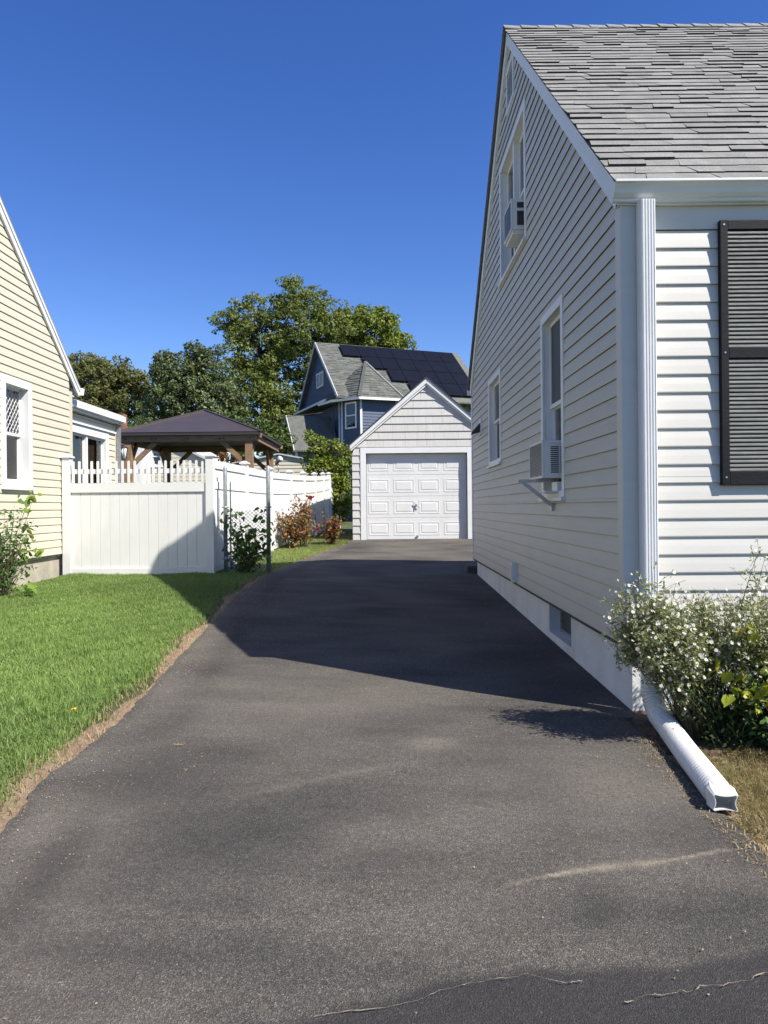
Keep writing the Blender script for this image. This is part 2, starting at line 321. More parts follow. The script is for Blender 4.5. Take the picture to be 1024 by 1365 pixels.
def driveway():
    ys = np.concatenate([np.arange(-8, 1.6, .4), np.arange(1.6, 6, .02), np.arange(6, 18.02, .08)]); N = 150
    t = np.linspace(0, 1, N); XL, XR = xl(ys), xr(ys)
    X = XL[:, None]+(XR-XL)[:, None]*t[None]; Y = np.repeat(ys[:, None], N, 1)
    edge = np.minimum(t, 1-t)[None]*(XR-XL)[:, None]
    und = .006*np.sin(X*1.7+Y*.9)+.004*np.sin(Y*2.3-X*2.1)
    Z = g(X, Y)+.004+np.clip(edge/.06, 0, 1)*.012+und*np.clip(edge/.3, 0, 1)
    V = np.stack([X, Y, Z], -1).reshape(-1, 3)
    i, j = np.meshgrid(np.arange(N-1), np.arange(len(ys)-1)); a = (j*N+i).ravel()
    o = np_mesh('driveway', V, np.stack([a, a+1, a+1+N, a+N], 1), 'asphalt', None, True); tag(o, kind='structure')
    x, y = V[:, 0], V[:, 1]
    def nz(f, k):   # smooth noise
        return (np.sin(x*f*1.1+k)*np.sin(y*f*.9+2*k)+np.sin(x*f*2.3+y*f*1.1+k*3)*.6+np.sin(y*f*2.9-x*f*1.7+k)*.45)/2.05
    dust = np.clip(nz(.9, 1.3)*.55+nz(2.2, .4)*.4+.16, 0, 1)*.95
    el = (x-xl(y)); dust = np.maximum(dust, np.exp(-(el/.22)**2)*.75*np.clip(.75+nz(4, 2)*.5, 0, 1))
    dust = np.maximum(dust, np.exp(-((x-.25)/.17)**2-((y-4.15)/.13)**2)*1.0)
    dust = np.maximum(dust, np.exp(-((x-1.1)/.45)**2-((y-3.6)/.5)**2)*.75)
    dust = np.maximum(dust, np.exp(-((x+1.35)/.3)**2-((y-3.0)/.9)**2)*.8)
    pb = np.interp(x, [-.4, -.05, .2, .45, .8, 1.17, 1.6], [1.9, 2.06, 2.15, 2.20, 2.20, 2.30, 2.36])
    dark = np.clip((pb-y)/.05+.5+nz(9, 1)*.5, 0, 1)*np.clip((x+.45+nz(5, 3)*.1)/.15, 0, 1)*(y > 1.5)
    dark = np.maximum(dark, np.exp(-((x-.72)/.1)**2-((y-2.52)/.13)**2)*.75)
    dark = np.maximum(dark, np.exp(-((x+.9)/.5)**2-((y-2.25)/.10)**2)*.35)
    dark = np.maximum(dark, np.exp(-((el-.35)/.12)**2)*.55*np.clip(.6+nz(1.5, 5), 0, 1))
    dark = np.maximum(dark, np.clip(nz(1.6, 6.1)-.15, 0, 1)*.9)
    sy = np.interp(x, [.4, .55, .77, 1.0, 1.34], [2.645, 2.72, 2.79, 2.83, 2.925])
    sand = np.exp(-((y-sy)/(.016+.008*np.sin(x*9)))**2)*np.clip(.62+.5*nz(13, 2), .1, 1)*np.clip((x-.38)/.12, 0, 1)*np.clip((1.38-x)/.08, 0, 1)*1.0
    sy2 = np.interp(x, [-.75, -.3, .05, .2], [3.35, 3.62, 3.83, 3.86])
    sand = np.maximum(sand, np.exp(-((y-sy2)/.03)**2)*np.clip((x+.75)/.2, 0, 1)*np.clip((.2-x)/.2, 0, 1)*.14)
    dust = dust*(1-dark*.7)
    ca = o.data.color_attributes.new('stain', 'FLOAT_COLOR', 'POINT')
    ca.data.foreach_set('color', np.stack([dust, dark, sand, np.ones_like(x)], 1).astype(np.float32).ravel())
    # cracks: sandy ribbons lying in the sealed patch
    for pts in ([(-.2, 1.985), (.09, 2.055), (.18, 2.1), (.26, 2.125), (.4, 2.16), (.5, 2.125), (.56, 2.12)], [(.65, 2.045), (.8, 2.075), (.88, 2.09), (1.1, 2.155), (1.3, 2.19)]):
        mb = MB(); q = []
        K = 200; P = np.array(pts); tt = np.linspace(0, len(P)-1, K); cx = np.interp(tt, range(len(P)), P[:, 0])
        sm = lambda a, n: np.convolve(a, np.ones(n)/n, 'same')
        cy = np.interp(tt, range(len(P)), P[:, 1])+sm(rng.normal(0, .016, K), 13)+rng.normal(0, .0005, K)
        wd = np.clip(sm(rng.normal(.0010, .0024, K), 7), .00035, .0026)
        for k in range(K-1):
            w0, w1 = wd[k], wd[k+1]; z0, z1 = gz(cx[k], cy[k])+.0265, gz(cx[k+1], cy[k+1])+.0265
            mb.poly([(cx[k], cy[k]-w0, z0), (cx[k+1], cy[k+1]-w1, z1), (cx[k+1], cy[k+1]+w1, z1), (cx[k], cy[k]+w0, z0)])
        mb.build('crack', 'gravel_sand', o)
driveway()
def dirt():
    ys = np.arange(-2, 17.9, .06); inn = xl(ys)+.06
    out = xl(ys)-(.11+.05*np.sin(ys*2.1)+.035*np.sin(ys*5.3+1)+np.where(ys < 4.5, .07, 0))
    N = 7; t = np.linspace(0, 1, N); X = out[:, None]+(inn-out)[:, None]*t; Y = np.repeat(ys[:, None], N, 1)
    Z = g(X, Y)-.004+rng.normal(0, .002, X.shape); Z[:, 0] -= .012
    V = np.stack([X, Y, Z], -1).reshape(-1, 3); i, j = np.meshgrid(np.arange(N-1), np.arange(len(ys)-1)); a = (j*N+i).ravel()
    tag(np_mesh('dirt_strip', V, np.stack([a, a+1, a+1+N, a+N], 1), 'dirt', None, True), kind='structure')
    # mulch bed in front of the grey house
    xs = np.linspace(1.47, 6, 60); ys = np.linspace(3.95, 4.74, 14); X, Y = np.meshgrid(xs, ys)
    Z = g(X, Y)+.012+rng.normal(0, .006, X.shape); Z[0] -= .03; Z[:, 0] -= .02
    n = 60; i, j = np.meshgrid(np.arange(59), np.arange(13)); a = (j*n+i).ravel()
    tag(np_mesh('planting_bed', np.stack([X, Y, Z], -1).reshape(-1, 3), np.stack([a, a+1, a+1+n, a+n], 1), 'mulch', None, True), kind='structure')
def bare():
    xs = np.linspace(1.46, 2.5, 40); ys = np.linspace(2.2, 4.05, 60); X, Y = np.meshgrid(xs, ys); Z = g(X, Y)-.002; Z[:, 0] -= .01
    i, j = np.meshgrid(np.arange(39), np.arange(59)); a = (j*40+i).ravel()
    tag(np_mesh('bare_soil', np.stack([X, Y, Z], -1).reshape(-1, 3), np.stack([a, a+1, a+41, a+40], 1), 'dirt', None, True), kind='structure')
bare()
dirt()

# ------------------------------------------------------------------ house building blocks
class Wall:
    """vertical wall frame: origin, u direction, outward normal"""
    def __init__(s, o, u, n): s.o, s.u, s.n = Vector(o), Vector(u), Vector(n)
    def p(s, u, z, d=0): q = s.o+s.u*u+s.n*d; return Vector((q.x, q.y, z))
    def block(s, mb, u0, u1, z0, z1, d0, d1):
        return mb.hexa([s.p(u0, z0, d0), s.p(u1, z0, d0), s.p(u1, z0, d1), s.p(u0, z0, d1), s.p(u0, z1, d0), s.p(u1, z1, d0), s.p(u1, z1, d1), s.p(u0, z1, d1)])
def wall_core(W, u0, u1, zb, top, openings, ridge, name, m, parent, th=.12):
    """solid wall with real openings; top(u) is the roof line"""
    br = sorted({u0, u1, *ridge, *[x for o in openings for x in o[:2] if u0 < x < u1]})
    mb = MB()
    for a, b in zip(br, br[1:]):
        ops = sorted([o for o in openings if o[0] < (a+b)/2 < o[1]], key=lambda o: o[2]); z = zb
        for o in ops:
            if o[2] > z: W.block(mb, a, b, z, o[2], -th, 0)
            z = o[3]
        mb.hexa([W.p(a, z, -th), W.p(b, z, -th), W.p(b, z, 0), W.p(a, z, 0), W.p(a, top(a), -th), W.p(b, top(b), -th), W.p(b, top(b), 0), W.p(a, top(a), 0)])
    return mb.build(name, m, parent)
def board(W, ulo, uhi, zlo, zhi, z0, s, pr, m, parent, name='siding_board'):
    """one clapboard course: ulo=(a,b) at bottom, uhi=(a,b) at top"""
    prof = [(min(zlo+.014, zlo+(zhi-zlo)*.3), .0005), (zlo, None), (zlo+(zhi-zlo)*.06, None), (zlo+(zhi-zlo)*.5, None), (zhi, None), (zhi, .0005)]
    V = []
    for e in (0, 1):
        for k, (z, d) in enumerate(prof):
            t = (z-zlo)/(zhi-zlo); f = (z-z0)/s
            if d is None: d = .003+pr*max(0., 1-f)**.75*(1 if k != 1 else .82)
            V.append(W.p(ulo[e]+(uhi[e]-ulo[e])*t, z, d))
    mb = MB(); mb.v = [tuple(v) for v in V]
    for k in range(6): mb.f.append((k, (k+1) % 6, 6+(k+1) % 6, 6+k))
    mb.f += [(0, 1, 2, 3, 4, 5), (11, 10, 9, 8, 7, 6)]
    return mb.build(name, m, parent)
def siding(W, u0, u1, zb, zt, s, lim, openings, m, parent, pr=.014, name='siding_board', seams=False):
    """lim(z)->(umin,umax) of the gable at height z"""
    z = zb
    while z < zt-.015:
        h = min(s, zt-z); cuts = {z, z+h}
        for o in openings:
            for q in o[2:4]:
                if z+.012 < q < z+h-.012: cuts.add(q)
        cuts = sorted(cuts)
        # group neighbouring spans so that most courses stay whole
        for za, zc in zip(cuts, cuts[1:]):
            blk = sorted([o for o in openings if o[2] < (za+zc)/2 < o[3]], key=lambda o: o[0])
            if not blk and len(cuts) > 2:
                pass
            spans = []; cur = u0
            for o in blk: spans.append((cur, o[0])); cur = o[1]
            spans.append((cur, u1))
            if seams:
                cutd = []
                for a, b in spans:
                    q = [a]
                    while b-q[-1] > 3.0: q.append(q[-1]+random.uniform(1.3, 2.9))
                    q.append(b); cutd += [(q0+(.0015 if k else 0), q1) for k, (q0, q1) in enumerate(zip(q, q[1:]))]
                spans = cutd
            for a, b in spans:
                l0, l1 = lim(za), lim(zc)
                A = (max(a, l0[0]), min(b, l0[1])); B = (max(a, l1[0]), min(b, l1[1]))
                if A[1]-A[0] < .03: continue
                if B[1]-B[0] < .005: B = ((A[0]+A[1])/2-.002, (A[0]+A[1])/2+.002) if B[1]-B[0] < 0 else B
                board(W, A, B, za, zc, z, s, pr, m, parent, name)
        z += s
def window(W, u0, u1, z0, z1, parent, casing=.075, proj=.022, rec=.09, lights=1, trim='white_trim', upper='glass', lower='glass', back='dark_interior', sill=True, name='window', meet=.5, lattice=False):
    """casing outer rectangle u0..u1, z0..z1; one or two double-hung lights"""
    root = MB(); c = casing
    W.block(root, u0, u0+c, z0, z1, -.002, proj); W.block(root, u1-c, u1, z0, z1, -.002, proj)
    W.block(root, u0+c, u1-c, z1-c, z1, -.002, proj-.002); W.block(root, u0+c, u1-c, z0, z0+c*.7, -.002, proj-.002)
    w = root.build(name, trim, parent, .003)
    a, b, d, e = u0+c-.012, u1-c+.012, z0+c*.7-.012, z1-c+.012
    j = MB()
    for (p, q, r, t) in ((a, a+.014, d, e), (b-.014, b, d, e), (a+.014, b-.014, e-.014, e), (a+.014, b-.014, d, d+.02)): W.block(j, p, q, r, t, -rec-.07, -.003)
    j.build('jamb', trim, w)
    if sill:
        sb = MB(); W.block(sb, u0-.02, u1+.02, z0-.035, z0-.001, -.002, proj+.03); sb.build('sill', trim, w, .003)
    n = lights; g0, g1 = a+.014, b-.014; mw = .07; lw = (g1-g0-mw*(n-1))/n
    if n == 2:
        mm = MB(); W.block(mm, g0+lw, g0+lw+mw, d+.02, e-.014, -rec-.05, -.01); mm.build('mullion', trim, w)
    for k in range(n):
        x0 = g0+k*(lw+mw); x1 = x0+lw; zb, zt = d+.02, e-.014; zm = zb+(zt-zb)*meet; f = .035
        for nm, (q0, q1), dd, pm in (('upper_sash', (zm-.012, zt), -rec, upper), ('lower_sash', (zb, zm+.012), -rec-.03, lower)):
            s = MB(); W.block(s, x0, x0+f, q0, q1, dd-.028, dd); W.block(s, x1-f, x1, q0, q1, dd-.028, dd)
            W.block(s, x0+f, x1-f, q1-f, q1, dd-.028, dd-.001); W.block(s, x0+f, x1-f, q0, q0+f*1.1, dd-.028, dd-.001)
            s.build(nm, trim, w)
            pn = MB(); W.block(pn, x0+f-.004, x1-f+.004, q0+f-.004, q1-f+.004, dd-.018, dd-.012); pn.build('pane', pm, w)
            if lattice and nm == 'upper_sash':
                lt = MB(); st = .11; uu0, uu1, zz0, zz1 = x0+f, x1-f, q0+f, q1-f
                for sg in (1, -1):
                    for t in np.arange(-2, 2, st):
                        pts = []
                        for uu in np.linspace(uu0, uu1, 40):
                            zz = zz0+t+sg*(uu-uu0)*1.25
                            if zz0 <= zz <= zz1: pts.append((uu, zz))
                        if len(pts) > 1: lt.bar(W.p(*pts[0], dd-.009), W.p(*pts[-1], dd-.009), .007, .005)
                tag(lt.build('lattice', 'white_trim', w), kind='stuff')
    bk = MB(); W.block(bk, g0-.02, g1+.02, d, e, -rec-.10, -rec-.075); bk.build('curtain' if 'curtain' in back else 'backing', back, w)
    return w

# ------------------------------------------------------------------ grey house on the right
XW, YF, YB = 1.53, 4.70, 12.68; ZS = .556; S = .1143; YR = 8.66; ZRIDGE = 7.04; ZE = 3.44; HR = 4.08
SL = (ZRIDGE-ZE)/HR
XEND = 10.5
def grey_house():
    root = thing('house', (XW, YF, gz(XW, YF)), 'light grey clapboard house with shingle roof and black shutters beside the driveway', 'house')
    roofz = lambda y: ZRIDGE-.05-SL*abs(y-YR)
    W = Wall((XW, 0, 0), (0, 1, 0), (-1, 0, 0))
    win_main = (6.20, 7.07, 1.52, 3.23); win_back = (9.53, 10.62, 2.02, 3.24); win_up = (7.74, 9.43, 4.26, 5.73); vent = (8.36, 8.84, 6.10, 6.60)
    ops = [win_main, win_back, win_up]
    cut = [(a+.055, b-.055, c+.04, d-.055) for a, b, c, d in ops]
    core = wall_core(W, YF+.001, YB, ZS-.03, roofz, cut, [YR], 'wall', 'roof_felt', root)
    lim = lambda z: (YR-max(0, (ZRIDGE-.13-z))/SL, YR+max(0, (ZRIDGE-.13-z))/SL)
    siding(W, YF+.001, YB-.06, ZS, ZRIDGE-.2, S, lim, [(a+.004, b-.004, c-.03, d-.004) for a, b, c, d in ops]+[vent], 'vinyl_grey_shaded', core, seams=True)
    window(W, *win_main, root, upper='screen', lower='glass', back='curtain', rec=.05)
    window(W, *win_back, root, upper='glass', lower='screen', back='curtain_dark', rec=.05)
    window(W, *win_up, root, lights=2, upper='glass', lower='screen', back='curtain_dark', rec=.07)
    # attic vent
    v = MB(); a, b, c, d = vent
    for q in ((a, a+.05, c, d), (b-.05, b, c, d), (a+.05, b-.05, d-.05, d), (a+.05, b-.05, c, c+.05)): W.block(v, *q, -.01, .025)
    vo = v.build('vent', 'white_trim', root); s = MB()
    for k in range(9):
        z = c+.06+k*.042; s.hexa([W.p(a+.05, z, .0), W.p(b-.05, z, .0), W.p(b-.05, z-.02, .02), W.p(a+.05, z-.02, .02), W.p(a+.05, z+.008, .0), W.p(b-.05, z+.008, .0), W.p(b-.05, z-.012, .02), W.p(a+.05, z-.012, .02)])
    tag(s.build('louvers', 'white_trim', vo), kind='stuff')
    # corner posts
    cp = MB(); cp.box(XW-.022, XW-.001, YF-.018, YF+.075, ZS-.01, 3.335); cp.box(XW-.022, XW+.085, YF-.033, YF-.0185, ZS-.01, 3.335); cp.build('corner_post', 'vinyl_grey_lit', root, .003)
    cp = MB(); cp.box(XW-.022, XW-.001, YB-.06, YB+.02, ZS-.01, 3.3); cp.build('corner_post', 'white_trim', root, .003)
    # front wall
    W2 = Wall((0, YF, 0), (1, 0, 0), (0, -1, 0)); fw = (2.56, 3.56, 1.62, 3.18)
    core2 = wall_core(W2, XW+.122, XEND, ZS-.03, lambda u: 3.36, [(fw[0]+.05, fw[1]-.05, fw[2]+.05, fw[3]-.05)], [], 'wall', 'roof_felt', root)
    nb = (3.16-ZS)/S
    siding(W2, XW+.086, 7.5, ZS, 3.19, S, lambda z: (XW, 99), [fw], 'vinyl_grey_lit', core2)
    fr = MB(); W2.block(fr, XW+.086, XEND, 3.192, 3.3355, .0, .016); fr.build('frieze_board', 'vinyl_grey_lit', root)
    window(W2, *fw, root, upper='glass', lower='glass', back='curtain')
    far = MB(); W2.block(far, 7.5, XEND, ZS, 3.19, .001, .012); far.build('siding_panel', 'vinyl_grey_lit', core2)
    # shutters with louvres
    for x0 in (2.13, 3.59):
        x1 = x0+.40; z0, z1 = 1.565, 3.235; sh = MB(); st = .05
        W2.block(sh, x0, x0+st, z0, z1, .012, .05); W2.block(sh, x1-st, x1, z0, z1, .012, .05)
        zm = 2.40
        for (q0, q1) in ((z0, z0+.09), (zm-.035, zm+.035), (z1-.06, z1)): W2.block(sh, x0+st, x1-st, q0, q1, .012, .047)
        W2.block(sh, x0+st, x1-st, z0+.09, z1-.06, .012, .02)
        so = sh.build('shutter', 'shutter_black', root, .004)
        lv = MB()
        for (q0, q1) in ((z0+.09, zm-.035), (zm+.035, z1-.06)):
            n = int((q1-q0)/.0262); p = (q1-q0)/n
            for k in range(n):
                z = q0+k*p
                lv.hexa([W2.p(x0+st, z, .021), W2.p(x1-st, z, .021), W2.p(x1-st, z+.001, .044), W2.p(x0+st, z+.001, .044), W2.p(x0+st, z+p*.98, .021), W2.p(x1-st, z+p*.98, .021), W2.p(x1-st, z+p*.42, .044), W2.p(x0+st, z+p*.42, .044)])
        tag(lv.build('louvers', 'louver_sheen_grey', so), kind='stuff')
        for zz in (z0+.05, z1-.03, zm):
            sc = MB(); sc.tube([W2.p(x0+.025, zz, .049), W2.p(x0+.025, zz, .053)], .006, 8); sc.build('screw', 'steel', so)
    # other walls
    o = MB(); o.box(XEND-.1, XEND, YF, YB, .0, 3.3); o.prism([(XEND-.1, YF, 3.3), (XEND-.1, YB, 3.3), (XEND-.1, YR, ZRIDGE-.1)], (.1, 0, 0)); o.box(XW, XEND-.1, YB-.1, YB-.001, ZS, 3.3); o.build('wall', 'vinyl_grey_lit', root)
    # foundation, with a recessed basement window
    XFd = 1.585; Wf = Wall((XFd, 0, 0), (0, 1, 0), (-1, 0, 0)); bw = (6.30, 7.14, .235, .535)
    wall_core(Wf, YF+.05, YB-.05, -.3, lambda u: ZS-.002, [bw], [], 'foundation', 'foundation_white', root, .2)
    f = MB(); f.box(XFd+.201, XEND-.05, YF+.05, YF+.25, -.3, ZS-.031); f.build('foundation', 'foundation_white', root)
    bwm = MB(); a, b, c, d = bw
    Wf.block(bwm, a, b, c, d, -.199, -.13); bo = bwm.build('basement_window', 'dark_interior', root)
    s = MB()
    for q in ((a, a+.03, c, d), (b-.03, b, c, d), (a+.03, b-.03, d-.03, d), (a+.03, b-.03, c, c+.03), ((a+b)/2-.01, (a+b)/2+.01, c+.03, d-.03)): Wf.block(s, *q, -.13, -.105)
    s.build('frame', 'ac_fin', bo); s = MB(); Wf.block(s, a+.03, b-.03, c+.03, d-.03, -.125, -.12); s.build('pane', 'screen', bo)
    # soffit, fascia, roof deck
    s = MB(); s.box(XW-.04, XEND+.1, 4.6665, 4.698, 3.336, 3.35); s.build('soffit', 'white_trim', root)
    s = MB(); s.box(XW-.04, XEND+.1, 4.656, 4.666, 3.335, 3.43); s.build('fascia', 'white_trim', root)
    deck = MB(); x0, x1 = 1.475, XEND+.1
    for sg in (-1, 1):
        ye = YR+sg*(HR-.03)
        deck.prism([(x0, YR, ZRIDGE), (x0, ye, ZE+.0264), (x0, ye, ZE-.0036), (x0, YR, ZRIDGE-.03)], (x1-x0, 0, 0))
    roof = deck.build('roof', 'roof_felt', root)
    # rake boards (white), both slopes, with a shadow board under them
    for sg in (-1, 1):
        r = MB(); a = Vector((0, YR, ZRIDGE-.031)); e = Vector((0, YR+sg*(HR-.085), ZE+.085*SL-.031)); w = Vector((0, 0, -.17))
        r.prism([(1.49, a.y, a.z), (1.49, e.y, e.z), (1.49, e.y, 3.335), (1.49, e.y-sg*.05, 3.335), (1.49, a.y, a.z-.165)], (.038, 0, 0)); r.build('rake_board', 'white_trim', root)
    # gutter: K-style profile swept along the eave
    prof = [(4.655, 3.345), (4.632, 3.345), (4.627, 3.351), (4.627, 3.362), (4.615, 3.368), (4.597, 3.388), (4.588, 3.412), (4.570, 3.436), (4.556, 3.443), (4.556, 3.458), (4.572, 3.458), (4.572, 3.448), (4.655, 3.42)]
    gm = MB(); gm.prism([(1.45, y, z) for y, z in prof], (XEND-1.35, 0, 0)); gt = gm.build('gutter', 'white_trim', root, .002)
    gm = MB(); gm.prism([(1.45, 2*YR-y, z) for y, z in prof], (XEND-1.35, 0, 0)); gm.build('gutter', 'white_trim', root)
    # downspout: fluted rectangular pipe
    pts = []; x0, x1, y0, y1 = 1.605, 1.703, 4.583, 4.66
    n = 5; w = (x1-x0)/(2*n+1)
    pts = [(x0, y1), (x0, y0+.012), (x0+.006, y0+.002)]
    for k in range(n): pts += [(x0+w*(2*k+1), y0), (x0+w*(2*k+1)+w*.3, y0+.006), (x0+w*(2*k+2)-w*.3, y0+.006), (x0+w*(2*k+2), y0)]
    pts += [(x1-.006, y0+.002), (x1, y0+.012), (x1, y1)]
    d = MB(); d.prism([(x, y, .40) for x, y in pts], (0, 0, 2.945)); ds = d.build('downspout', 'white_trim', root)
    el = MB(); el.box(x0+.004, x1-.004, y0-.0, y1+.01, .26, .401); el.build('elbow', 'white_trim', ds)
    # small fittings on the side wall
    b = MB(); b.box(XW-.075, XW-.004, 8.45, 8.53, .57, .80); b.box(XW-.085, XW-.075, 8.46, 8.52, .60, .77); b.build('outlet_box', 'ac_case', root, .006)
    b = MB(); b.box(XW-.03, XW-.004, 11.40, 11.62, 2.55, 2.80); b.build('vent_hood', 'ac_case', root)
    b = MB(); b.hexa([(XW-.16, 11.44, 2.56), (XW-.03, 11.44, 2.6), (XW-.03, 11.58, 2.6), (XW-.16, 11.58, 2.56), (XW-.15, 11.44, 2.60), (XW-.03, 11.44, 2.74), (XW-.03, 11.58, 2.74), (XW-.15, 11.58, 2.60)]); b.build('vent_hood', 'ac_dark', root)
    # shingles, front slope: individual pieces near the camera, the rest joined
    pieces = []; Ls = math.hypot(HR, ZRIDGE-ZE); ex = .143; rows = int(Ls/ex)+1
    ux = Vector((1, 0, 0)); ud = Vector((0, -HR, ZE-ZRIDGE)).normalized(); un = Vector((0, ZE-ZRIDGE, HR)).normalized()
    if un.z < 0: un = -un
    top0 = Vector((0, YR, ZRIDGE))
    rr = random.Random(3)
    for r in range(rows):
        d1 = Ls-.02-r*ex; d0 = d1-ex-.05
        x = 1.45-rr.uniform(0, .3); e0 = None
        while x < XEND+.1:
            w = rr.uniform(.16, .36); sl0 = rr.choice((-1, 1))*rr.uniform(.02, .05) if e0 is None else e0; s1 = rr.choice((-1, 1, 1))*rr.uniform(.015, .05)
            xa, xb = x, x+w; drop = rr.choice((0, 0, .004, .010)); th = rr.choice((.006, .008, .011, .015)); lift = rr.uniform(0, .003)
            if xb > 1.47:
                def q(xx, dd, hh): return top0+ux*max(xx, 1.452)+ud*min(max(dd, 0), Ls-.012)+un*hh
                j = rr.uniform(-.004, .004)
                P = [q(xa, d1+drop+j, .003), q(xb, d1+drop, .003), q(xb+s1*1.3, d0, .001), q(xa+sl0*1.3, d0, .001),
                     q(xa, d1+drop+j, th+.006+lift), q(xb, d1+drop, th+.006+lift), q(xb+s1*1.3, d0, .004), q(xa+sl0*1.3, d0, .004)]
                pieces.append((P, (xa+xb)/2, d1))
            e0 = s1; x = xb
    def score(p):
        c = sum(p[0], Vector())/8; px = 512+F*c.x/c.y
        return (0 if px < 1045 else 1, p[0][0].y)
    pieces.sort(key=score)
    def edged(o):
        me = o.data; me.materials.append(M['shingle_edge'])
        for p in me.polygons:
            if abs(p.normal.dot(un)) < .7: p.material_index = 1
        return o
    for P, _, _ in pieces[:300]: edged(MB().hexa(P).build('shingle', 'asphalt_shingle', roof))
    rest = MB()
    for P, _, _ in pieces[300:]: rest.hexa(P)
    tag(edged(rest.build('shingles', 'asphalt_shingle', roof)), kind='stuff')
    # ridge cap shingles
    x = 1.45; k = 0
    while x < 7:
        c = MB(); l = .30; t0, t1 = .012, .022+rr.uniform(0, .008)
        for sg in (-1, 1):
            dd = Vector((0, sg*HR, ZE-ZRIDGE)).normalized()*.14
            a = Vector((x, YR, ZRIDGE+t1+.012)); b = Vector((x+l, YR, ZRIDGE+t0+.006))
            c.hexa([a+dd-Vector((0, 0, .012)), b+dd-Vector((0, 0, .012)), b-Vector((0, 0, .012)), a-Vector((0, 0, .012)), a+dd, b+dd, b, a])
        c.build('ridge_cap', 'asphalt_shingle', roof); x += .2
    bk = MB(); bk.prism([(1.45, YR, ZRIDGE+.014), (1.45, YR+HR+.03, ZE-.02), (1.45, YR+HR+.03, ZE+.0), (1.45, YR, ZRIDGE+.03)], (XEND-1.35, 0, 0)); bk.build('roof_covering', 'asphalt_shingle', roof)
grey_house()

# flexible drain extension
def drain():
    r0 = thing('drain_extension', (1.6, 4.5, gz(1.55, 4.5)), 'white corrugated flexible downspout extension lying on the driveway edge', 'drain pipe')
    ctl = [Vector((1.652, 4.60, .44)), Vector((1.652, 4.60, .36)), Vector((1.650, 4.575, .26)), Vector((1.645, 4.48, .185)), Vector((1.63, 4.30, .165)), Vector((1.60, 4.08, .155)), Vector((1.565, 3.82, .145)), Vector((1.53, 3.54, .138)), Vector((1.505, 3.365, .136))]
    P = []
    for k in range(len(ctl)-1):
        p0, p1, p2, p3 = ctl[max(k-1, 0)], ctl[k], ctl[k+1], ctl[min(k+2, len(ctl)-1)]
        for t in np.linspace(0, 1, 70, endpoint=False):
            P.append(.5*((2*p1)+(p2-p0)*t+(2*p0-5*p1+4*p2-p3)*t*t+(3*p1-p0-3*p2+p3)*t**3))
    P.append(ctl[-1]); rad = []; s = 0
    for k, p in enumerate(P):
        if k: s += (p-P[k-1]).length
        rad.append(.0645-.010*abs(math.cos(s/.027*math.pi))**5)
    mb = MB(); mb.tube(P, rad, 20); mb.build('corrugated_hose', 'white_plastic', r0)
    # square outlet, slightly pinched
    d = (P[-1]-P[-20]).normalized(); x = d.cross(Vector((0, 0, 1))).normalized(); y = x.cross(d)
    mb = MB(); rings = []
    for (t, hw, hh, pin, n) in ((-.01, .055, .055, 0, 0), (.045, .060, .050, 0, 1), (.12, .060, .043, .017, 1), (.12, .055, .038, .017, 1), (.03, .052, .040, 0, 1), (.0, .03, .03, 0, 1)):
        c = P[-1]+d*t; ring = []
        for k in range(24):
            a = 2*math.pi*(k+.5)/24; ca, sa = math.cos(a), math.sin(a); m = max(abs(ca), abs(sa))
            sq = (ca/m, sa/m); q = (ca*(1-n)+sq[0]*n, sa*(1-n)+sq[1]*n)
            pinch = 1-pin/.06*(1-abs(q[0])**2) if abs(q[1]) > .99 else 1
            pinch2 = 1-pin/.06*(1-abs(q[1])**2) if abs(q[0]) > .99 else 1
            ring.append(c+x*q[0]*hw*pinch2+y*q[1]*hh*pinch)
        rings.append(ring)
    for A, B in zip(rings, rings[1:]):
        for k in range(24): mb.poly([A[k], A[(k+1) % 24], B[(k+1) % 24], B[k]])
    mb.build('outlet', 'white_plastic', r0)
drain()

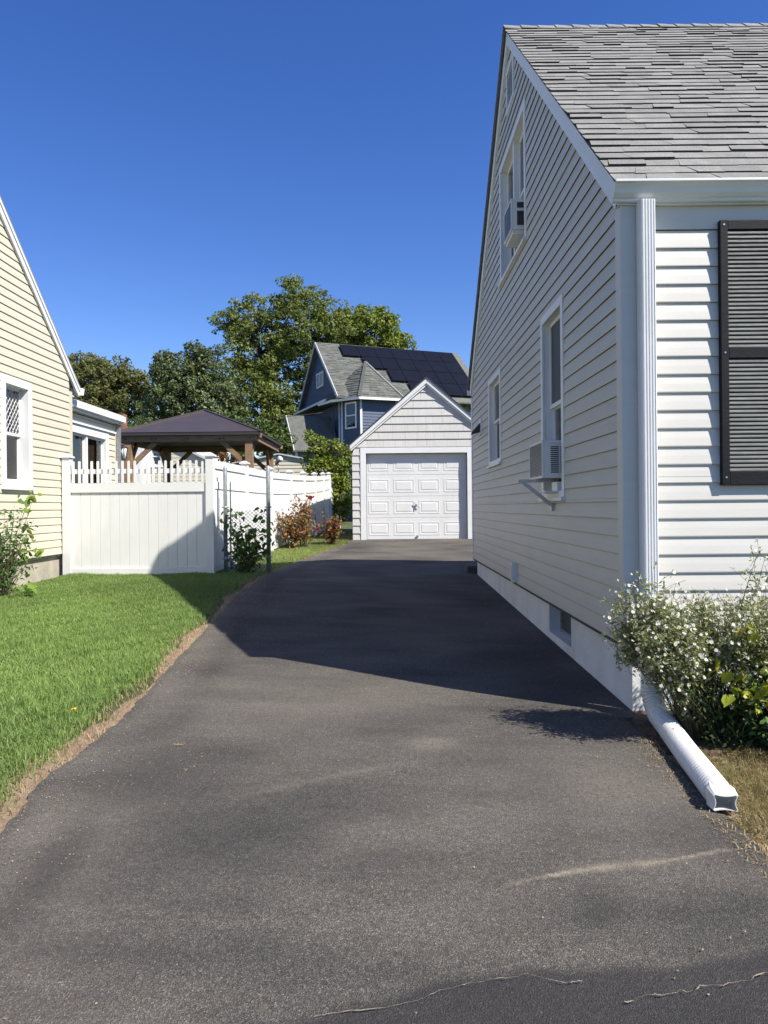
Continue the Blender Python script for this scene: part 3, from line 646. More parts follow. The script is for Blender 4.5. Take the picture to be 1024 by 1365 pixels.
# window air conditioners
def air_con(x0, x1, y0, y1, z0, z1, label, style):
    r = thing('air_conditioner', ((x0+x1)/2, (y0+y1)/2, z0), label, 'air conditioner', 'window air conditioners of the grey house')
    b = MB(); b.box(x0+.012, x1, y0, y1, z0, z1); case = b.build('case', 'ac_case', r, .006)
    # outer face: condenser fins in a frame
    f = MB(); w = .02
    for q in ((y0, y0+w, z0, z1), (y1-w, y1, z0, z1), (y0+w, y1-w, z1-w, z1), (y0+w, y1-w, z0, z0+w)): f.box(x0-.004, x0+.0115, *q)
    f.build('rim', 'ac_case', r)
    f = MB(); f.box(x0+.006, x0+.0115, y0+w, y1-w, z0+w, z1-w); f.build('coil', 'ac_dark', r)
    fins = MB(); n = 22
    for k in range(n):
        z = z0+w+(z1-z0-2*w)*(k+.5)/n; fins.box(x0-.001, x0+.0055, y0+w, y1-w, z-.003, z+.003)
    for k in range(8):
        y = y0+w+(y1-y0-2*w)*(k+.5)/8; fins.box(x0-.0035, x0-.0012, y-.002, y+.002, z0+w, z1-w)
    tag(fins.build('fins', 'ac_fin', r), kind='stuff')
    # side louvres facing the street
    d = x1-x0
    if style == 0:
        s = MB(); n = 14
        for c0, c1 in ((.30, .60), (.66, .97)):
            for k in range(n):
                z = z0+.045+(z1-z0-.09)*k/n; s.box(x0+d*c0, x0+d*c1, y0-.0035, y0-.0005, z, z+(z1-z0-.09)/n*.55)
        tag(s.build('side_louvers', 'ac_dark', r), kind='stuff')
        t = MB(); t.box(x0+d*.28, x1, y0-.004, y0-.0005, z1-.03, z1-.028); t.build('trim_line', 'ac_fin', r)
    else:
        h = z1-z0
        for (a, b_, c, e) in ((.25, .66, .70, .88), (.74, .97, .70, .88), (.25, .66, .14, .60), (.74, .97, .14, .60)):
            s = MB(); s.box(x0+d*a, x0+d*b_, y0-.003, y0-.0005, z0+h*c, z0+h*e); s.build('side_grille', 'ac_dark', r)
    return r
a = air_con(1.368, 1.60, 6.36, 6.92, 1.685, 2.01, 'white window air conditioner on a metal support bracket in the ground floor window', 0)
br = MB(); br.box(1.20, 1.56, 6.60, 6.635, 1.655, 1.682)
br.bar((1.25, 6.617, 1.655), (1.515, 6.617, 1.44), .03, .022, (0, 1, 0)); br.box(1.49, 1.524, 6.585, 6.65, 1.40, 1.47)
br.build('support_bracket', 'steel', a)
br = MB(); br.box(1.39, 1.56, 6.38, 6.90, 1.56, 1.575); br.box(1.50, 1.545, 6.40, 6.60, 1.575, 1.654); br.build('shelf', 'white_trim', a)
a = air_con(1.385, 1.62, 7.86, 8.33, 4.385, 4.715, 'white window air conditioner sticking out of the upstairs double window', 1)
br = MB(); br.box(1.40, 1.60, 7.88, 8.31, 4.345, 4.384); br.build('base_pan', 'ac_case', a)

# dark stone step at the far corner of the grey house
s = MB(); s.box(1.42, 1.75, 12.72, 13.2, .2, .42); tag(s.build('step_block', 'stone_step', None, .02), 'small dark stone step at the back corner of the grey house', 'step')

# ------------------------------------------------------------------ cream house on the left
def cream_house():
    X = -5.16; YN, YFR = 4.2, 12.2; yr = 8.2; ze = 3.50; zr = 7.08; sl = (zr-ze)/(4.25); s = .117; zs = .75
    root = thing('house', (X, 8, .35), 'cream clapboard house with steep white-edged gable and concrete foundation', 'house')
    W = Wall((X, 0, 0), (0, 1, 0), (1, 0, 0)); win = (9.96, 10.82, 1.77, 3.30)
    top = lambda y: zr-.06-sl*abs(y-yr)
    core = wall_core(W, YN, YFR-.001, zs-.03, top, [(win[0]+.055, win[1]-.055, win[2]+.04, win[3]-.055)], [yr], 'wall', 'roof_felt', root)
    lim = lambda z: (yr-(zr-.14-z)/sl, yr+(zr-.14-z)/sl)
    siding(W, YN, YFR-.07, zs, zr-.2, s, lim, [(win[0]+.004, win[1]-.004, win[2]-.03, win[3]-.004)], 'vinyl_cream', core, seams=True)
    window(W, *win, root, casing=.11, upper='glass', lower='glass', back='curtain', rec=.09, proj=.03, lattice=True)
    cp = MB(); cp.box(X+.001, X+.022, YFR-.07, YFR+.02, zs-.01, 3.4); cp.box(X-.08, X+.022, YFR+.0201, YFR+.03, zs-.01, 3.4); cp.build('corner_post', 'vinyl_cream', root)
    fb = MB(); wb = (9.55, 10.15, .42, .72)
    Wf = Wall((X-.05, 0, 0), (0, 1, 0), (1, 0, 0))
    wall_core(Wf, YN+.05, YFR-.05, -.2, lambda u: zs-.002, [wb], [], 'foundation', 'concrete', root, .2)
    p = MB(); Wf.block(p, wb[0], wb[1], wb[2], wb[3], -.12, -.08); bo = p.build('basement_window', 'curtain_dark', root)
    p = MB()
    for q in ((wb[0], wb[0]+.03, wb[2], wb[3]), (wb[1]-.03, wb[1], wb[2], wb[3]), (wb[0]+.03, wb[1]-.03, wb[2], wb[2]+.03), (wb[0]+.03, wb[1]-.03, wb[3]-.03, wb[3])): Wf.block(p, *q, -.08, .012)
    p.build('frame', 'white_trim', bo); p = MB(); Wf.block(p, wb[0]+.03, wb[1]-.03, wb[2]+.03, wb[3]-.03, -.06, -.05); p.build('pane', 'glass', bo)
    o = MB(); o.box(-14, X-.121, YN, YN+.1, 0, 3.4); o.box(-14, X-.121, YFR-.1, YFR-.002, 0, 3.4); o.build('wall', 'vinyl_cream', root)
    rf = MB()
    for sg in (-1, 1): rf.prism([(X+.06, yr, zr+.02), (X+.06, yr+sg*4.27, ze+.02), (X+.06, yr+sg*4.27, ze-.01), (X+.06, yr, zr-.01)], (-9, 0, 0))
    rf.build('roof', 'asphalt_shingle', root)
    ed = MB()
    for sg in (-1, 1):
        r = MB(); r.prism([(X+.012, yr, zr-.011), (X+.012, yr+sg*4.25, ze-.011), (X+.012, yr+sg*4.25, ze-.15), (X+.012, yr, zr-.18)], (.035, 0, 0)); r.build('rake_board', 'white_trim', root)
        r = MB(); r.prism([(X+.048, yr, zr-.011), (X+.048, yr+sg*4.26, ze-.011), (X+.048, yr+sg*4.26, ze-.06), (X+.048, yr, zr-.07)], (.014, 0, 0)); r.build('rake_trim', 'white_trim', root)
    gt = MB(); prof = [(0, 0), (.06, 0), (.075, .02), (.10, .09), (.11, .12), (.0, .12)]
    gt.prism([(X+.09, yr+4.26+a, ze-.12+b) for a, b in prof], (-8, 0, 0)); gt.build('gutter', 'white_trim', root)
    st = MB(); st.box(-13, X-.02, YFR, yr+4.25, ze-.16, ze-.14); st.build('soffit', 'white_trim', root)
    # rear addition with picture window
    A = -5.42; y0, y1 = 12.16, 14.95; zt = 3.16; WA = Wall((A, 0, 0), (0, 1, 0), (1, 0, 0)); wn_ = (12.55, 14.55, 1.35, 2.96)
    core = wall_core(WA, y0, y1, .3, lambda u: zt, [(wn_[0]+.08, wn_[1]-.08, wn_[2]+.05, wn_[3]-.08)], [], 'addition_wall', 'roof_felt', root)
    siding(WA, y0, y1-.06, .75, zt-.02, s, lambda z: (0, 99), [(wn_[0]+.004, wn_[1]-.004, wn_[2]-.03, wn_[3]+.05)], 'vinyl_cream', core)
    window(WA, *wn_, root, casing=.15, lights=2, back='dark_interior', rec=.06, meet=.03)
    cp = MB(); cp.box(A+.001, A+.02, y1-.06, y1+.02, .7, zt); cp.build('corner_post', 'vinyl_cream', root)
    hb = MB(); WA.block(hb, y0+.1, y1-.07, 2.965, 3.0, .0, .05); hb.build('window_hood', 'white_trim', root)
    o = MB(); o.box(-9, A-.121, y1-.1, y1-.001, .2, zt); o.build('addition_wall', 'vinyl_cream', root)
    f = MB(); f.box(-9, A-.001, y0+.02, y1+.1, zt+.001, zt+.02); f.box(A, A+.09, y0+.02, y1+.1, zt+.021, zt+.03); f.build('soffit', 'white_trim', root)
    f = MB(); f.box(A+.09, A+.11, y0+.02, y1+.1, zt+.0, zt+.15); f.build('fascia', 'white_trim', root)
    f = MB(); f.box(A+.1105, A+.18, y0+.02, y1+.1, zt+.05, zt+.165); f.build('gutter', 'white_trim', root)
    rf = MB(); rf.hexa([(A+.13, y0+.05, zt+.166), (A+.13, y1+.12, zt+.166), (-9, y1+.12, zt+.55), (-9, y0+.05, zt+.55), (A+.13, y0+.05, zt+.19), (A+.13, y1+.12, zt+.19), (-9, y1+.12, zt+.58), (-9, y0+.05, zt+.58)]); rf.build('addition_roof', 'pale_roof', root)
    ds = MB(); ds.box(A+.03, A+.10, y1-.03, y1+.05, .4, zt+.05); ds.build('downspout', 'ac_fin', root)
    # white dressing table things seen through the glass
    lp = MB(); lp.tube([(A-.12, 13.2, 1.5), (A-.12, 13.2, 2.2)], .09, 10); lp.build('drapery', 'dark_interior', root)
cream_house()
def lantern():
    p = at(158.5, 604, 15.05); r = thing('wall_lantern', p, 'small black wall lantern at the back corner of the cream house', 'lantern')
    r.location = (-5.30, 15.08, p.z); x, y, z = r.location
    m = MB(); m.box(x-.12, x-.0, y-.012, y+.012, z+.14, z+.17); m.box(x-.14, x-.11, y-.04, y+.04, z, z+.2); m.build('bracket', 'lantern_metal', r)
    m = MB(); m.tube([(x, y, z+.16), (x, y, z+.13), (x, y, z+.11)], [.012, .05, .085], 6); m.tube([(x, y, z-.13), (x, y, z-.15)], [.06, .03], 6)
    for k in range(6):
        a = k*math.pi/3; m.bar((x+.08*math.cos(a), y+.08*math.sin(a), z+.11), (x+.055*math.cos(a), y+.055*math.sin(a), z-.13), .01, .01)
    m.build('cage', 'lantern_metal', r)
    m = MB(); m.tube([(x, y, z+.108), (x, y, z-.128)], [.07, .045], 6); m.build('pane', 'ac_case', r)
lantern()

# ------------------------------------------------------------------ white vinyl fence
def post(mb_parent, x, y, zb, zt, w=.127):
    m = MB(); m.box(x-w/2, x+w/2, y-w/2, y+w/2, zb-.1, zt); p = m.build('post', 'white_vinyl', mb_parent, .004)
    h = w/2+.022; c = MB(); c.box(x-h, x+h, y-h, y+h, zt+.001, zt+.03)
    c.hexa([(x-h+.01, y-h+.01, zt+.0305), (x+h-.01, y-h+.01, zt+.0305), (x+h-.01, y+h-.01, zt+.0305), (x-h+.01, y+h-.01, zt+.0305), (x-.02, y-.02, zt+.06), (x+.02, y-.02, zt+.06), (x+.02, y+.02, zt+.06), (x-.02, y+.02, zt+.06)])
    c.build('post_cap', 'white_vinyl', p); return p
def fence():
    YFN = 11.85; xa, xb = -5.09, -2.78; zb, zt = .37, 2.28
    r = thing('fence', (-3.9, YFN, .38), 'white vinyl privacy fence with small picket topper joining the cream house', 'fence')
    post(r, xa+.02, YFN, zb, zt); post(r, xb+.0, YFN, zb, zt)
    x0, x1 = xa+.084, xb-.064
    rail = lambda z0, z1, d=.045: MB().box(x0, x1, YFN-d, YFN+d, z0, z1).build('rail', 'white_vinyl', r, .004)
    rail(zb+.03, zb+.14); rail(1.72, 1.87); rail(2.02, 2.095, .03)
    n = 14; w = (x1-x0)/n
    for k in range(n):
        m = MB(); d = .022 if k % 1 == 0 else .02
        m.box(x0+k*w+.0012, x0+(k+1)*w-.0012, YFN-d, YFN+d, zb+.141, 1.719); m.build('board', 'white_vinyl', r, .004)
    n = 22; st = (x1-x0)/n
    for k in range(n):
        cx = x0+(k+.5)*st; hw = .019; m = MB(); pts = [(cx-hw, 1.871), (cx+hw, 1.871), (cx+hw, 2.205)]+[(cx+hw*math.cos(a), 2.205+hw*1.1*math.sin(a)) for a in np.linspace(.4, math.pi-.4, 5)]+[(cx-hw, 2.205)]
        m.prism([(x, YFN-.047, z) for x, z in pts], (0, .015, 0)); m.build('picket', 'white_vinyl', r)
    gm = MB(); gm.box(x0, x1, YFN-.02, YFN+.02, zb-.08, zb+.03); gm.build('kick_board', 'foundation_white', r)
    # long side run
    P = [(-2.78, 11.85, 2.28), (-2.56, 13.63, 2.26), (-2.385, 15.46, 2.25), (-2.20, 17.3, 2.275), (-2.08, 19.1, 2.325), (-1.96, 20.9, 2.385), (-1.88, 22.8, 2.47), (-1.83, 24.6, 2.56)]
    r2 = thing('fence', (-2.3, 18, .5), 'long white vinyl privacy fence running back behind the red-leaved roses', 'fence')
    for (x, y, z) in P[1:]: post(r2, x, y, gz(x, y), z)
    P.append((-1.62, 26.5, 2.05))
    post(r2, -1.62, 26.5, .7, 2.0)
    for k in range(len(P)-1):
        a, b = Vector(P[k]), Vector(P[k+1]); d = (b-a); l2 = Vector((d.x, d.y, 0)); L = l2.length; u = l2/L; nrm = Vector((-u.y, u.x, 0))*-1
        drop0 = a.z-.05; drop1 = b.z-.05; g0 = gz(a.x, a.y); g1 = gz(b.x, b.y)
        def slab(s0, s1, zf0, zf1, th, name):
            q0 = a+u*s0; q1 = a+u*s1; t0, t1 = s0/L, s1/L; m = MB()
            z = [zf0(t0), zf0(t1), zf1(t0), zf1(t1)]; p0 = q0-nrm*th; p1 = q1-nrm*th; p2 = q1+nrm*th; p3 = q0+nrm*th
            m.hexa([(p0.x, p0.y, z[0]), (p1.x, p1.y, z[1]), (p2.x, p2.y, z[1]), (p3.x, p3.y, z[0]), (p0.x, p0.y, z[2]), (p1.x, p1.y, z[3]), (p2.x, p2.y, z[3]), (p3.x, p3.y, z[2])])
            return m.build(name, 'white_vinyl', r2, .003)
        tz = lambda t: drop0+(drop1-drop0)*t; bz = lambda t: g0+(g1-g0)*t+.03
        s0, s1 = .064, L-.064
        slab(s0, s1, lambda t: tz(t)-.02-.11, tz, .035, 'rail'); slab(s0, s1, lambda t: tz(t)-.46, lambda t: tz(t)-.34, .035, 'rail'); slab(s0, s1, bz, lambda t: bz(t)+.11, .035, 'rail')
        slab(s0, s1, lambda t: tz(t)-.3395, lambda t: tz(t)-.1305, .012, 'panel')
        n = 12; w = (s1-s0)/n
        for q in range(n): slab(s0+q*w+.0012, s0+(q+1)*w-.0012, lambda t: bz(t)+.1105, lambda t: tz(t)-.4605, .018, 'board')
fence()

# chain-link section
def chain():
    x0, x1, y0, y1 = -2.585, -1.925, 12.05, 12.30; z0, z1 = .38, 2.12
    r = thing('chain_link_fence', (-2.25, 12.2, .4), 'short galvanised chain-link section between two steel posts, overgrown by a vine', 'fence')
    for (x, y, rad, zt) in ((x0, y0, .033, 2.10), (x1, y1, .036, 2.12)):
        m = MB(); m.tube([(x, y, z0-.1), (x, y, zt), (x, y, zt+.02), (x, y, zt+.035)], [rad, rad, rad*.85, rad*.4], 14); p = m.build('post', 'galvanised', r)
        for zz in (.62, 1.45):
            c = MB(); c.tube([(x, y, zz), (x, y, zz+.03)], rad+.006, 14); c.box(x-.06, x+.06, y-.008, y+.008, zz+.005, zz+.025); c.build('clamp', 'galvanised', p)
    m = MB(); m.tube([(x0+.08, y0+.02, .5), (x0+.08, y0+.02, 1.88), (x0+.1, y0+.02, 1.89)], .011, 8); m.build('tension_bar', 'galvanised', r)
    m = MB(); st = .062; zt = 1.42; L = x1-x0-.04; H = zt-z0
    def pt(a, z): t = a/L; return (x0+.02+a*(x1-x0-.04)/L, y0+(y1-y0)*t, z0+z)
    for sg in (1, -1):
        for c in np.arange(-H, L+H, st):
            lo, hi = max(0, c if sg == 1 else c-H), min(L, c+H if sg == 1 else c)
            if hi-lo < .02: continue
            f = (lambda a: a-c) if sg == 1 else (lambda a: c-a)
            n = max(2, int((hi-lo)/.031)); aa = np.linspace(lo, hi, n)
            m.tube([Vector(pt(q, f(q)))+Vector((0, .004*(-1)**k, 0)) for k, q in enumerate(aa)], .0038, 4, False)
    tag(m.build('wire_mesh', 'steel', r), kind='stuff')
chain()

# ------------------------------------------------------------------ garage
def garage():
    Y = 17.9; x0, x1 = -.76, 2.86; xc = 1.05; zb = .625; zr = 4.55; sl = (4.57-2.975)/1.85; D = 6.2; ze = zr-sl*(xc-x0)
    root = thing('garage', (xc, Y, zb), 'small light grey shingled garage with white panelled overhead door', 'garage')
    W = Wall((0, Y, 0), (1, 0, 0), (0, -1, 0)); dr = (-.427, 2.02, .60, 2.745)
    top = lambda u: zr-.05-sl*abs(u-xc)
    core = wall_core(W, x0, x1, zb-.3, top, [dr], [xc], 'wall', 'roof_felt', root, .10)
    o = MB(); o.box(x0, x0+.1, Y+.1001, Y+D, zb-.3, ze); o.box(x1-.1, x1, Y+.1001, Y+D, zb-.3, ze); o.prism([(x0+.1, Y+D-.1, zb-.3), (x1-.1, Y+D-.1, zb-.3), (x1-.1, Y+D-.1, ze), (xc, Y+D-.1, zr-.1), (x0+.1, Y+D-.1, ze)], (0, .1, 0)); o.build('wall', 'shingle_white', root)
    # casing
    c = MB(); cw = .135; W.block(c, dr[0]-cw, dr[0], zb, dr[3]+cw, 0, .035); W.block(c, dr[1], dr[1]+cw, zb, dr[3]+cw, 0, .035); W.block(c, dr[0], dr[1], dr[3], dr[3]+cw, 0, .034); c.build('door_casing', 'white_trim', root, .003)
    # shingles on the front
    ex = .189; rr = random.Random(5); z = zb; rows = []
    lo, hi = dr[0]-cw, dr[1]+cw; ct = dr[3]+cw
    while z < zr-.2:
        zt = min(z+ex, zr-.12)
        lim = lambda q: (max(x0, xc-(zr-.14-q)/sl), min(x1, xc+(zr-.14-q)/sl))
        spans = [lim(z)] if z >= ct-.05 else [(x0, lo), (hi, x1)]
        za = max(z, ct) if z >= ct-.05 else z
        for (a, b) in spans:
            x = a
            while x < b-.01:
                w = rr.uniform(.18, .36) if b-a > .5 else b-a
                e = x+w
                if b-e < .09: e = b
                l1 = lim(zt); A = (x+.0012, e-.0012); B = (min(max(A[0], l1[0]), l1[1]), max(min(A[1], l1[1]), l1[0])); 
                if B[1]-B[0] < .004: B = (B[0]-.002, B[0]+.002)
                m = MB(); dlo, dhi = .026+rr.uniform(-.001, .001), .006
                m.hexa([W.p(A[0], za, .0), W.p(A[1], za, .0), W.p(A[1], za, dlo), W.p(A[0], za, dlo), W.p(B[0], zt, .0), W.p(B[1], zt, .0), W.p(B[1], zt, dhi), W.p(B[0], zt, dhi)])
                m.build('shingle', 'shingle_white', core); x = e
        z = zt if z >= ct-.05 else min(z+ex, 99)
        if z > zr-.25: break
    # door: four sections with four raised panels each
    dz0, dz1 = zb+.03, dr[3]; h = (dz1-dz0)/4; dd = -.095; bw = dr[1]-dr[0]
    door = MB(); W.block(door, dr[0], dr[1], zb, dz1, dd-.06, dd-.04); door = door.build('door', 'white_vinyl', root)
    for k in range(4):
        m = MB(); W.block(m, dr[0]+.004, dr[1]-.004, dz0+k*h+.002, dz0+(k+1)*h-.002, dd-.039, dd); sec = m.build('door_section', 'white_vinyl', door, .006)
        for q in range(4):
            pw = bw/4; a, b = dr[0]+q*pw+.055, dr[0]+(q+1)*pw-.055; c0, c1 = dz0+k*h+.10, dz0+(k+1)*h-.10
            m = MB()
            for (i0, i1, j0, j1) in ((a, a+.028, c0, c1), (b-.028, b, c0, c1), (a+.028, b-.028, c0, c0+.028), (a+.028, b-.028, c1-.028, c1)): W.block(m, i0, i1, j0, j1, dd+.0005, dd+.005)
            e = .05; m.hexa([W.p(a+e, c0+e, dd+.0005), W.p(b-e, c0+e, dd+.0005), W.p(b-e, c1-e, dd+.0005), W.p(a+e, c1-e, dd+.0005), W.p(a+e+.02, c0+e+.02, dd+.006), W.p(b-e-.02, c0+e+.02, dd+.006), W.p(b-e-.02, c1-e-.02, dd+.006), W.p(a+e+.02, c1-e-.02, dd+.006)])
            m.build('panel', 'white_vinyl', door, .003)
    hx = (dr[0]+dr[1])/2-.01; m = MB(); hz = dz0+1.5*h+.05
    m.tube([W.p(hx, hz, dd), W.p(hx, hz, dd+.03)], .022, 10); m.bar(W.p(hx-.06, hz+.05, dd+.035), W.p(hx+.06, hz-.06, dd+.035), .016, .012); m.bar(W.p(hx-.01, hz-.02, dd+.035), W.p(hx-.005, hz-.10, dd+.035), .014, .012); m.build('door_handle', 'steel', door)
    m = MB(); m.tube([W.p(hx+.02, dz0+.07, dd), W.p(hx+.02, dz0+.07, dd+.03)], .03, 10); m.build('door_lock', 'steel', door)
    m = MB(); W.block(m, dr[0], dr[1], zb-.01, zb+.028, dd-.03, dd-.005); m.build('door_seal', 'black_edge', door)
    # roof
    rf = MB()
    for sg in (-1, 1): rf.prism([(xc, Y-.11, zr+.03), (xc+sg*1.9, Y-.11, zr+.03-sl*1.9), (xc+sg*1.9, Y-.11, zr-sl*1.9-.005), (xc, Y-.11, zr-.005)], (0, D+.2, 0))
    rf.build('roof', 'black_edge', root)
    for sg in (-1, 1):
        r = MB(); r.prism([(xc, Y-.09, zr-.006), (xc+sg*1.86, Y-.09, zr-.006-sl*1.86), (xc+sg*1.86, Y-.09, zr-.11-sl*1.86), (xc, Y-.09, zr-.125)], (0, .03, 0)); r.build('rake_board', 'white_trim', root)
        r = MB(); r.prism([(xc, Y-.059, zr-.012), (xc+sg*1.84, Y-.059, zr-.012-sl*1.84), (xc+sg*1.84, Y-.059, zr-.165-sl*1.84), (xc, Y-.059, zr-.185)], (0, .035, 0)); r.build('rake_trim', 'white_trim', root)
garage()

# ------------------------------------------------------------------ gazebo
def gazebo():
    x0, x1, y0, y1 = -6.80, -3.24, 19.0, 22.6; zb = .65; ze = 3.19
    r = thing('gazebo', (-5, 20.8, zb), 'brown wooden gazebo with dark hipped metal roof behind the white fence', 'gazebo')
    xc, yc = (x0+x1)/2+.1, (y0+y1)/2; ap = Vector((xc-.10, yc, 4.20)); z1 = ze+.17; z2 = z1+.03
    cs = [(x0-.12, y0-.12), (x1+.12, y0-.12), (x1+.12, y1+.12), (x0-.12, y1+.12)]
    roof = MB(); roof.box(x0-.12, x1+.12, y0-.12, y1+.12, z1-.03, z2); rf = roof.build('roof', 'black_edge', r)
    for k in range(4):
        a, b = cs[k], cs[(k+1) % 4]; m = MB(); m.poly([(*a, z2+.001), (*b, z2+.001), ap])
        m.poly([(*a, z2+.02), (*b, z2+.02), ap+Vector((0, 0, .02))]); m.build('roof_panel', 'gazebo_metal', rf)
        m = MB(); m.bar((*a, z2+.03), ap+Vector((0, 0, .03)), .07, .03); m.build('hip_cap', 'gazebo_metal', rf)
    for (a, b) in (((x0, y0), (x1, y0)), ((x1, y0), (x1, y1)), ((x1, y1), (x0, y1)), ((x0, y1), (x0, y0))):
        m = MB(); m.bar((*a, ze+.06), (*b, ze+.06), .06, .155); bm_ = m.build('beam', 'gazebo_wood', r)
        if a[1] == y0 and b[1] == y0:
            for q in (.05, .24, .27, .5, .73, .76, .95):
                bx = x0+(x1-x0)*q; s = MB(); s.tube([(bx, y0-.03, ze+.06), (bx, y0-.04, ze+.06)], .022, 8); s.build('bolt', 'black_edge', bm_)
    ins = .22
    for (x, y, sx, sy) in ((x0+ins, y0+ins*.4, 1, 1), (x1-ins, y0+ins*.4, -1, 1), (x1-ins, y1-ins*.4, -1, -1), (x0+ins, y1-ins*.4, 1, -1)):
        m = MB(); m.box(x-.095, x+.095, y-.095, y+.095, zb-.1, ze+.13); m.build('post', 'gazebo_wood', r)
        m = MB(); m.bar((x+sx*.03, y, ze-.66), (x+sx*.72, y, ze+.0), .07, .12); m.build('brace', 'gazebo_wood', r)
        m = MB(); m.bar((x, y+sy*.03, ze-.66), (x, y+sy*.66, ze+.0), .07, .12); m.build('brace', 'gazebo_wood', r)
    for k in range(4):
        m = MB(); m.bar((*cs[k], z1-.06), (xc-.1, yc, 4.10), .06, .10); m.build('rafter', 'gazebo_wood', r)
gazebo()

# floodlight on the gazebo's back post side, shed, cream bungalow behind
def spot():
    p = at(372, 612, 19.4); r = thing('floodlight', p, 'grey swivel floodlight with round lens above the white fence', 'light')
    m = MB(); m.tube([p+Vector((-.02, 0, -.34)), p+Vector((-.02, 0, -.12))], .015, 8); m.build('stem', 'galvanised', r)
    m = MB(); m.tube([p+Vector((-.09, .04, -.14)), p+Vector((-.03, 0, -.04)), p+Vector((.05, -.04, .02))], [.03, .06, .085], 14); m.build('housing', 'galvanised', r)
    m = MB(); m.tube([p+Vector((.05, -.04, .02)), p+Vector((.062, -.047, .03))], [.075, .06], 14); m.build('lens', 'ac_case', r)
    m = MB(); m.tube([Vector((p.x-.02, p.y, gz(p.x, p.y))), p+Vector((-.02, 0, -.34))], .03, 8); m.build('pole', 'galvanised', r)
spot()
def shed():
    Y = 27.0; a = at(352, 632, Y); x0 = a.x; x1 = at(432, 632, Y).x; zt = at(375, 606, Y).z; ze = at(425, 617, Y).z; xc = at(372, 606, Y).x
    xl_ = 2*xc-x1; r = thing('shed', (xc, Y, .7), 'cream sided shed with low gable behind the fence', 'shed')
    W = Wall((0, Y, 0), (1, 0, 0), (0, -1, 0)); sl = (zt-ze)/(x1-xc)
    core = wall_core(W, xl_, x1, .4, lambda u: zt-sl*abs(u-xc), [], [xc], 'wall', 'roof_felt', r)
    siding(W, xl_, x1, .8, zt-.05, .13, lambda z: ((xc-(zt-z)/sl), (xc+(zt-z)/sl)), [], 'vinyl_cream', core, .02)
    m = MB()
    for sg in (-1, 1): m.prism([(xc, Y-.1, zt+.05), (xc+sg*(x1-xc+.1), Y-.1, zt+.05-sl*(x1-xc+.1)), (xc+sg*(x1-xc+.1), Y-.1, zt-.0-sl*(x1-xc+.1)), (xc, Y-.1, zt)], (0, 3.4, 0))
    m.build('roof', 'pale_roof', r)
    m = MB(); m.box(xl_, xl_+.1, Y+.13, Y+3.2, .4, ze); m.box(x1-.1, x1, Y+.13, Y+3.2, .4, ze); m.build('wall', 'vinyl_cream', r)
shed()
def bungalow():
    Y = 29.0; zb = .7; xL, xR = -11.2, -6.55; xc = -8.9; zt = 4.35; ze = 3.15
    r = thing('bungalow', (xc, Y, zb), 'pale cream bungalow with brick chimney seen through the gazebo', 'house'); W = Wall((0, Y, 0), (1, 0, 0), (0, -1, 0)); sl = (zt-ze)/(xR-xc)
    win = (at(199, 600, Y).x, at(217, 600, Y).x, at(205, 622, Y).z, at(205, 594, Y).z)
    core = wall_core(W, xL, xR, .3, lambda u: zt-sl*abs(u-xc), [(win[0]+.05, win[1]-.05, win[2]+.05, win[3]-.05)], [xc], 'wall', 'roof_felt', r)
    siding(W, xL, xR, .9, zt-.05, .15, lambda z: ((xc-(zt-z)/sl), (xc+(zt-z)/sl)), [(win[0]+.004, win[1]-.004, win[2]-.03, win[3]-.004)], 'vinyl_cream', core, .012)
    window(W, *win, r, casing=.09, back='curtain')
    m = MB()
    for sg in (-1, 1): m.prism([(xc, Y-.15, zt+.09), (xc+sg*2.6, Y-.15, zt+.09-sl*2.6), (xc+sg*2.6, Y-.15, zt-sl*2.6), (xc, Y-.15, zt)], (0, 7, 0))
    m.build('roof', 'pale_roof', r)
    m = MB(); m.box(xL, xL+.1, Y+.13, Y+6.7, .3, ze); m.box(xR-.1, xR, Y+.13, Y+6.7, .3, ze); m.build('wall', 'vinyl_cream', r)
    # chimney with bricks
    q = at(159.5, 553, 26.5); cx = q.x; w = .19; z1 = q.z
    m = MB(); m.box(cx-w+.008, cx+w-.008, 26.5-.19, 26.5+.19, .5, z1); ch = m.build('chimney', 'mortar', r)
    z = z1-1.4; k = 0; bh = .075
    while z < z1-.02:
        off = (k % 2)*.5; n = 2; bw = 2*w/n
        xs = [cx-w]+[cx-w+(j+off)*bw for j in range(1 if off == 0 else 0, n+1) if cx-w < cx-w+(j+off)*bw < cx+w]+[cx+w]
        for a, b in zip(xs, xs[1:]):
            m = MB(); m.box(a+.005, b-.005, 26.5-.205, 26.5-.185, z+.005, z+bh-.005); m.build('brick', 'brick_red', ch)
        m = MB(); m.box(cx+w-.012, cx+w+.004, 26.5-.184, 26.5+.2, z+.005, z+bh-.005); m.build('brick', 'brick_red', ch)
        z += bh; k += 1
    m = MB(); m.box(cx-w+.02, cx+w+.55, 26.72, 27.6, .5, 3.75); m.build('wall', 'white_trim', r)
bungalow()

